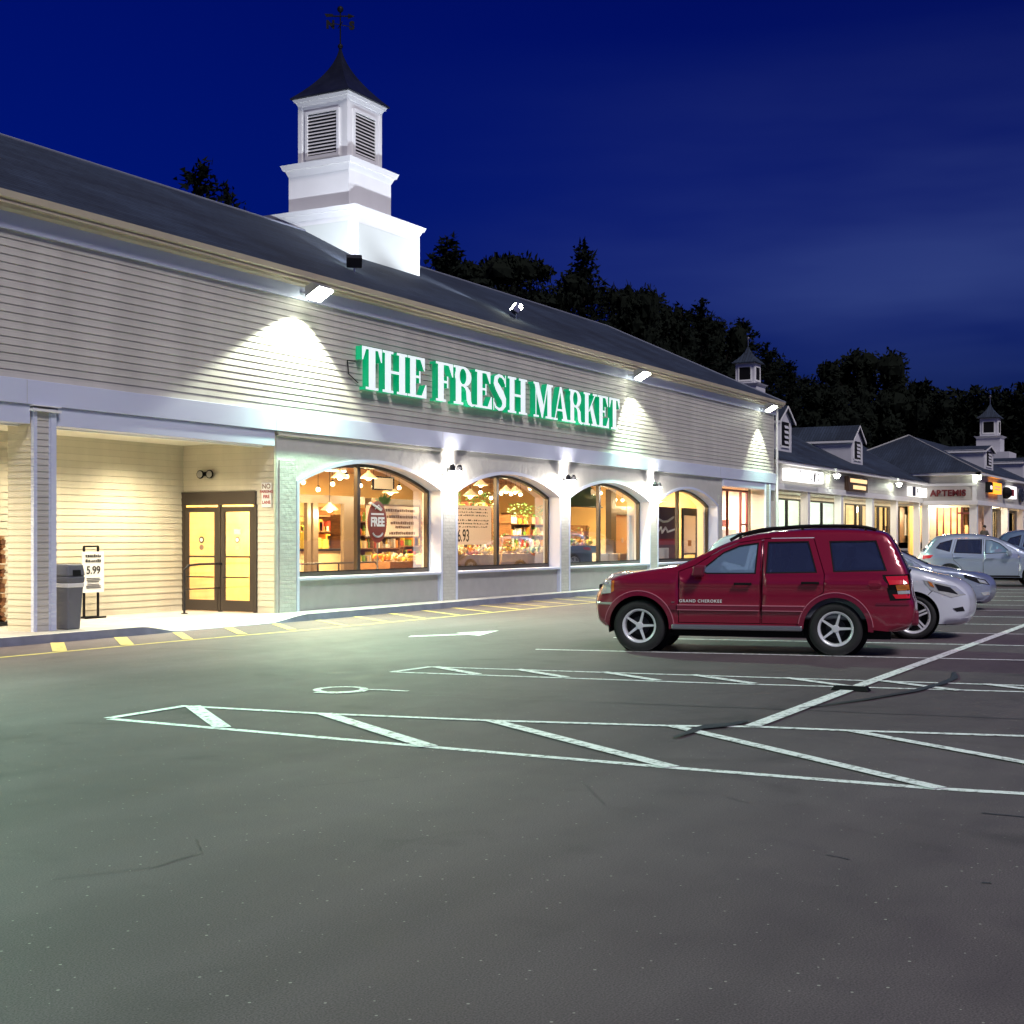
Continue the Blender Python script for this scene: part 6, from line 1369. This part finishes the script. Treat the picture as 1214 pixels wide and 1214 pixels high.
SED = CUV(silverp, W=.90, tumble=.5, belt=.95, rw=.32, ra=.355, rim=.225, xf=.9, xr=3.65, sill=.24,
    path=[(.42, .20), (.12, .22), (.02, .36), (.0, .52), (.05, .64), (.2, .74), (.6, .85), (1.0, .92), (1.3, .96), (1.7, 1.18), (2.1, 1.36), (2.5, 1.43), (3.0, 1.44), (3.5, 1.38), (3.9, 1.22), (4.2, 1.06), (4.5, 1.02), (4.72, .98), (4.8, .8), (4.8, .5), (4.7, .28), (4.45, .22)],
    doors=[[(1.45, .3), (2.5, .3), (2.52, .95), (2.47, 1.36), (2.2, 1.31), (1.95, 1.22), (1.5, .98), (1.42, .85)], [(2.51, .3), (3.2, .3), (3.3, .6), (3.45, .75), (3.6, .9), (3.55, 1.05), (3.35, 1.33), (2.48, 1.37)]],
    windows=[([(1.66, 1.0), (2.46, .98), (2.42, 1.33), (2.22, 1.28), (1.98, 1.18)], 'clear'), ([(2.55, .98), (3.5, 1.0), (3.3, 1.28), (2.52, 1.33)], 'dark')], ws=(1.28, 2.1), rg=(3.5, 4.2), mirror=(1.75, .98), split=False, sw=1,
    handles=[(2.3, .85), (3.3, .87)], patches=[('headlight', [(.06, .56), (.16, .68), (.62, .80), (.60, .72), (.3, .6)], M['darkmetal'], .006), ('headlight_inner', [(.1, .58), (.18, .66), (.34, .70), (.28, .62)], M['headlamp'], .01), ('foglight', [(.06, .34), (.08, .42), (.26, .4), (.2, .33)], M['headlamp'], .008), ('taillight', [(4.5, .95), (4.76, .93), (4.78, .78), (4.55, .8)], M['redlens'], .008)])
sd_ = car('parked_sedan', 'low silver sedan whose rounded nose shows just beyond the white crossover', SED, cat='car')
place(sd_, 31.85, 5.55, 0.05, .35, math.atan2(.972, -.235))
fc = car('parked_crossover', 'silver crossover seen from its rear left, farther off at the right edge', CUV(silverp), cat='car')
place(fc, 46.6, 10.3, 4.45, .75, math.atan2(.972, -.235))
fs = copy_tree(fc); fs['label'] = 'blue grey car farthest back, only its roof showing over the silver crossover'; 
def repaint(o, a, b_):
    if o.type == 'MESH' and a in list(o.data.materials):
        o.data = o.data.copy(); 
        for i, m_ in enumerate(o.data.materials):
            if m_ == a: o.data.materials[i] = b_
    for k in kids(o): repaint(k, a, b_)
repaint(fs, silverp, greyp); place(fs, 53.4, 9.2, 4.45, .75, math.atan2(.972, -.235), .16)

# ------------------------------------------------------------------ trees
def crown_mesh(kind, seed):
    rnd = random.Random(seed); k = MB(); tr = MB()
    def V3(a=1, b_=1): return Vector((rnd.gauss(0, a), rnd.gauss(0, a), rnd.gauss(0, b_)))
    if kind == 'conifer':
        tr.cyl((0, 0, 0), (0, 0, .985), .018, .003, 8)
        n = 64
        for i in range(n):
            t0 = i / n; z = .16 + .82 * t0; L_ = (.25 * (1 - t0) ** .8 + .018) * rnd.uniform(.55, 1.15); a = i * 2.4 + rnd.uniform(-.4, .4)
            d = Vector((math.cos(a), math.sin(a), rnd.uniform(-.05, .35))); p0 = Vector((0, 0, z)); sd = Vector((-d.y, d.x, 0)).normalized(); tr.cyl(p0, p0 + d * L_ * .9, .004, .001, 4)
            wd = L_ * .22 + .006                       # a drooping ragged spray of needles along the branch
            for q in range(7):
                ta = q / 7; c_ = p0 + d * L_ * ta; sg_ = 1 - ta * .6
                for s2 in (-1, 1):
                    e = c_ + sd * s2 * wd * sg_ * rnd.uniform(.7, 1.3) + d * L_ * .12 + Vector((0, 0, -rnd.uniform(.0, .022)))
                    k.add([c_, c_ + d * L_ * .16, e, c_ + Vector((0, 0, -.014))], [(0, 1, 2), (0, 2, 3), (0, 3, 1)])
            e = p0 + d * L_ * 1.08; k.add([p0 + d * L_ * .75 + sd * .012, p0 + d * L_ * .75 - sd * .012, e, p0 + d * L_ * .8 + Vector((0, 0, -.014))], [(0, 1, 2), (0, 2, 3), (1, 3, 2)])
            for j in range(30):
                t = rnd.random() ** .6; c_ = p0 + d * L_ * t + V3(.012, .010); u = (d + V3(.6, .4)).normalized() * rnd.uniform(.012, .030); w = u.cross(V3() + Vector((0, 0, .1))).normalized() * .006
                k.add([c_ - w, c_ + w, c_ + u], [(0, 1, 2)])
    else:
        tr.cyl((0, 0, 0), (0, 0, .5), .03, .018, 8); cl = []
        n = 44
        for i in range(n):
            a = rnd.uniform(0, 6.28)
            if kind == 'broad':
                ph = rnd.uniform(-.5, 1.5); r_ = rnd.uniform(.3, 1) ** .5; c_ = Vector((.29 * r_ * math.cos(a) * math.cos(ph), .29 * r_ * math.sin(a) * math.cos(ph), .58 + .34 * r_ * math.sin(ph))); cl.append((c_, rnd.uniform(.04, .085), 1))
            else:                                        # layered flat pads, pine-like
                lay = rnd.choice((.52, .62, .72, .81, .89)); R0 = .44 * (1.15 - (lay - .45) * 1.1); r_ = rnd.random() ** .5 * R0; cl.append((Vector((r_ * math.cos(a), r_ * math.sin(a), lay + rnd.gauss(0, .01))), rnd.uniform(.07, .12), .38))
        for c_, r_, fl in cl:
            tr.cyl((0, 0, max(.25, c_.z - .2)), c_, .007, .002, 4)
            # ragged inner mass
            m_ = 7; vs = []; fs = []
            for j in range(5):
                ph = math.pi * j / 4
                for i in range(m_): t = 2 * math.pi * i / m_; rr_ = r_ * .8 * rnd.uniform(.7, 1.15); vs.append(c_ + Vector((rr_ * math.sin(ph) * math.cos(t), rr_ * math.sin(ph) * math.sin(t), rr_ * fl * math.cos(ph))))
            for j in range(4):
                for i in range(m_): fs.append((j * m_ + i, (j + 1) * m_ + i, (j + 1) * m_ + (i + 1) % m_, j * m_ + (i + 1) % m_))
            k.add(vs, fs)
            for j in range(110):
                q = V3().normalized(); q.z *= fl; p = c_ + q * r_ * rnd.uniform(.7, 1.12)
                u = (q.normalized() + V3(.7, .7)).normalized() * rnd.uniform(.006, .017); w = u.orthogonal().normalized() * u.length * .55
                k.add([p - u, p + w, p + u, p - w], [(0, 1, 2, 3)])
    return tr, k
protos = {}
def tree(x, y, h_, kind, seed, label, wid=1, z=0):
    key = (kind, seed % 3)
    t = thing('conifer_tree' if kind == 'conifer' else 'broadleaf_tree', label, 'tree', (0, 0, 0), 'dark trees behind the shops')
    if key not in protos:
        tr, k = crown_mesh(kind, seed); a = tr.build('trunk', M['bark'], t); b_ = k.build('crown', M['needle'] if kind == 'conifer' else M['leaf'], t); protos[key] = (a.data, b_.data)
    else:
        for nm, me in zip(('trunk', 'crown'), protos[key]):
            o = bpy.data.objects.new(nm, me); C.objects.link(o); o.parent = t
    t.location = (x, y, z); t.scale = (h_ * wid, h_ * wid, h_); t.rotation_euler.z = seed * 1.7
TR = [(45.3, 40, 17.8, 'conifer', 'small ragged treetop peeking over the roof left of the steeple', .8), (49.4, 42, 18.0, 'conifer', 'thin conifer tip over the roof just left of the steeple', .6), (53.1, 44, 17.9, 'conifer', 'tiny bent treetop lowest on the roof line left of the steeple', .35),
 (68.5, 42, 19.2, 'conifer', 'spiky treetop directly right of the steeple base', .9), (77.3, 44, 20.9, 'umbrella', 'flat topped tree, first of the pair right of the steeple', .62), (85.4, 46, 22.0, 'umbrella', 'flat topped tree, second of the pair right of the steeple', .62),
 (94.8, 46, 24.2, 'conifer', 'tallest spiky conifer above the middle of the supermarket roof', .8), (98.5, 44, 22.3, 'broad', 'rounded dark tree just right of the tallest conifer', .6), (106.5, 46, 22.9, 'broad', 'dark tree above the right half of the roof slope', .65), (109.5, 44, 21.4, 'conifer', 'conifer above the end of the roof ridge', .9),
 (127, 49, 25.0, 'conifer', 'tall dark conifer behind the hipped end of the supermarket roof', .9), (134, 50, 25.3, 'broad', 'dark tree to the left of the first small cupola', .65), (142, 50, 25.2, 'conifer', 'conifer rising behind the small cupola', 1.0), (150, 50, 23.6, 'conifer', 'lowest conifer right of the small cupola', .9),
 (187, 49, 28.2, 'broad', 'large round dark tree above the second dormer', 1.0), (163, 48, 21.4, 'broad', 'dark tree filling the gap left of the large round tree', .9), (190, 43, 24.0, 'broad', 'dark tree on the right shoulder of the large round tree', .9), (158, 50, 22.6, 'conifer', 'narrow conifer in the dip left of the large round tree', .8)]
for i, (x, y, h_, kd, lb, wd) in enumerate(TR): tree(x, y, h_, kd, i, lb, wd)
for i, (x, y, h_) in enumerate(((88, 49, 18), (100, 50, 20.5), (114, 50, 21), (120, 50, 22.5), (138, 54, 23), (147, 54, 22.5), (72, 46, 16.5), (81, 48, 18))):
    tree(x, y, h_, 'broad', i + 30, 'dark low tree behind the roof, %s' % ['under the flat topped pair', 'below the tallest conifer', 'right of the conifer over the ridge end', 'halfway down the slope to the cupola', 'behind the hipped roof end', 'just beyond the first small cupola', 'nearest the steeple', 'left of the flat topped pair'][i], .8)
# wooded hill at the right
wd_ = MB(); rnd = random.Random(77)
def wtop(y): return 22.6 + .9 * math.sin(y * .35 + .7) + .5 * math.sin(y * .9) + .35 * math.sin(y * 2.1) - 1.6 * math.exp(-((y - 37) / 3) ** 2) + .1 * (34 - y)
for i in range(30000):
    y = 8 + 60 * rnd.random(); x = 205 + rnd.uniform(-8, 8); z = wtop(y) * (.35 + .65 * rnd.random() ** .5) + rnd.gauss(0, .35)
    p = Vector((x, y, z)); q = Vector((rnd.gauss(0, 1), rnd.gauss(0, 1), rnd.gauss(0, 1))).normalized() * rnd.uniform(.3, .6); w = q.orthogonal().normalized() * q.length * .6
    wd_.add([p - q, p + w, p + q, p - w], [(0, 1, 2, 3)])
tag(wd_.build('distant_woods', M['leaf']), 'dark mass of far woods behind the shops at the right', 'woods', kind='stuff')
N_ = 60
hb = MB(); vs = []
for i in range(N_ + 1):
    y = -20 + 110 * i / N_; vs += [(208, y, -1), (214, y, wtop(y) - 2)]
for i in range(N_): hb.quad(vs[2 * i], vs[2 * i + 2], vs[2 * i + 3], vs[2 * i + 1])
tag(hb.build('wooded_hill', M['leaf']), kind='structure')
HL = [(20, 9), (80, 17), (94.7, 23.2), (97.9, 24.2), (107.9, 25.7), (114.4, 26.0), (119.6, 26.5), (129.2, 27.4), (142.5, 27.2), (158, 26.2), (176.7, 25.2), (193.3, 24.1), (230, 23)]
def hz(x):
    for (a, za), (b_, zb_) in zip(HL, HL[1:]):
        if x <= b_: return za + (zb_ - za) * (x - a) / (b_ - a)
    return HL[-1][1]
hb = MB(); vs = []; N_ = 160
for i in range(N_ + 1):
    x = 20 + 200 * i / N_; z = hz(x) - 3.2 + .6 * math.sin(x * .43) + .4 * math.sin(x * 1.1); vs += [(x, 60, -1), (x, 61, z)]
for i in range(N_): hb.quad(vs[2 * i], vs[2 * i + 2], vs[2 * i + 3], vs[2 * i + 1])
tag(hb.build('wooded_slope', M['leaf']), kind='structure')
wd_ = MB(); rnd = random.Random(5)
for i in range(16000):
    x = 84 + 125 * rnd.random(); z = (hz(x) - .9 + .9 * math.sin(x * .43) + .6 * math.sin(x * 1.1 + 1) + .4 * math.sin(x * 2.7)) - abs(rnd.gauss(0, 1.6)); y = 59 + rnd.uniform(-2, 1)
    p = Vector((x, y, z)); q = Vector((rnd.gauss(0, 1), rnd.gauss(0, 1), rnd.gauss(0, 1))).normalized() * rnd.uniform(.15, .38); w = q.orthogonal().normalized() * q.length * .6
    wd_.add([p - q, p + w, p + q, p - w], [(0, 1, 2, 3)])
tag(wd_.build('woods_edge', M['leaf']), 'dark ragged belt of far trees behind the supermarket roof', 'woods', kind='stuff')

# ------------------------------------------------------------------ sky, sun, camera
w = bpy.data.worlds.new('World'); sc.world = w; w.use_nodes = True; nt = w.node_tree; bg = nt.nodes['Background']
EL, AZ = R(46), R(-70)
sk = nt.nodes.new('ShaderNodeTexSky'); sk.sky_type = 'NISHITA'; sk.sun_disc = False; sk.sun_elevation = R(1); sk.sun_rotation = R(200); sk.ozone_density = 6
tint = nt.nodes.new('ShaderNodeMix'); tint.data_type = 'RGBA'; tint.blend_type = 'MULTIPLY'; tint.inputs['Factor'].default_value = 1; tint.inputs['B'].default_value = (.02, .17, .93, 1)
nt.links.new(sk.outputs[0], tint.inputs['A'])
tc = nt.nodes.new('ShaderNodeTexCoord'); mp = nt.nodes.new('ShaderNodeMapping'); mp.inputs['Scale'].default_value = (1.2, 1.2, 7); mp.inputs['Location'].default_value = (.3, .1, .2)
nz = nt.nodes.new('ShaderNodeTexNoise'); nz.inputs['Scale'].default_value = 1.6; nz.inputs['Detail'].default_value = 4
nt.links.new(tc.outputs['Generated'], mp.inputs[0]); nt.links.new(mp.outputs[0], nz.inputs['Vector'])
rp = nt.nodes.new('ShaderNodeValToRGB'); rp.color_ramp.elements[0].position = .31; rp.color_ramp.elements[0].color = (0, 0, 0, 1); rp.color_ramp.elements[1].position = .62; rp.color_ramp.elements[1].color = (.17, .26, .52, 1)
sx = nt.nodes.new('ShaderNodeSeparateXYZ'); nt.links.new(tc.outputs['Generated'], sx.inputs[0])
mz = nt.nodes.new('ShaderNodeValToRGB'); mz.color_ramp.elements[0].position = .0; mz.color_ramp.elements[0].color = (1.25, 1.3, 1.25, 1); mz.color_ramp.elements[1].position = .4; mz.color_ramp.elements[1].color = (.75, .75, .92, 1)
nt.links.new(sx.outputs[2], mz.inputs['Fac'])
gm = nt.nodes.new('ShaderNodeMix'); gm.data_type = 'RGBA'; gm.blend_type = 'MULTIPLY'; gm.inputs['Factor'].default_value = 1
nt.links.new(tint.outputs['Result'], gm.inputs['A']); nt.links.new(mz.outputs['Color'], gm.inputs['B'])
# cloud band: fades with height
cz = nt.nodes.new('ShaderNodeValToRGB'); e_ = cz.color_ramp.elements; e_[0].position = .07; e_[0].color = (.12, .12, .12, 1); e_[1].position = .15; e_[1].color = (1, 1, 1, 1); e3 = e_.new(.34); e3.color = (.06, .06, .06, 1)
nt.links.new(sx.outputs[2], cz.inputs['Fac'])
cm = nt.nodes.new('ShaderNodeMix'); cm.data_type = 'RGBA'; cm.blend_type = 'MULTIPLY'; cm.inputs['Factor'].default_value = 1
nt.links.new(nz.outputs['Fac'], rp.inputs['Fac']); nt.links.new(rp.outputs['Color'], cm.inputs['A']); nt.links.new(cz.outputs['Color'], cm.inputs['B'])
cl = nt.nodes.new('ShaderNodeMix'); cl.data_type = 'RGBA'; cl.blend_type = 'ADD'
cy_ = nt.nodes.new('ShaderNodeMapRange'); cy_.interpolation_type = 'SMOOTHSTEP'; cy_.inputs['From Min'].default_value = .62; cy_.inputs['From Max'].default_value = .12; nt.links.new(sx.outputs[1], cy_.inputs['Value']); nt.links.new(cy_.outputs[0], cl.inputs['Factor'])
nt.links.new(gm.outputs['Result'], cl.inputs['A']); nt.links.new(cm.outputs['Result'], cl.inputs['B']); nt.links.new(cl.outputs['Result'], bg.inputs['Color'])
bg.inputs['Strength'].default_value = .15
sl = bpy.data.lights.new('sun', 'SUN'); sl.energy = 1.75; sl.angle = R(14); sl.color = (1, .93, .93)
so = bpy.data.objects.new('sun', sl); C.objects.link(so)
az = R(-122); el = R(48)   # light comes from the car park behind the camera
so.rotation_euler = (-Vector((math.cos(el) * math.cos(az), math.cos(el) * math.sin(az), math.sin(el)))).to_track_quat('-Z', 'Y').to_euler()

cam = bpy.data.cameras.new('camera'); co = bpy.data.objects.new('camera', cam); C.objects.link(co)
co.location = (0, 0, 1.6); co.rotation_euler = (R(90), 0, R(28.824 - 90)); cam.sensor_width = 36; cam.lens = 36 * 1650 / 1214; cam.shift_y = 30 / 1214; cam.clip_end = 2000; cam.clip_start = .05
sc.camera = co
sc.view_settings.view_transform = 'Standard'; sc.view_settings.look = 'None'; sc.view_settings.exposure = .3; sc.view_settings.gamma = 1
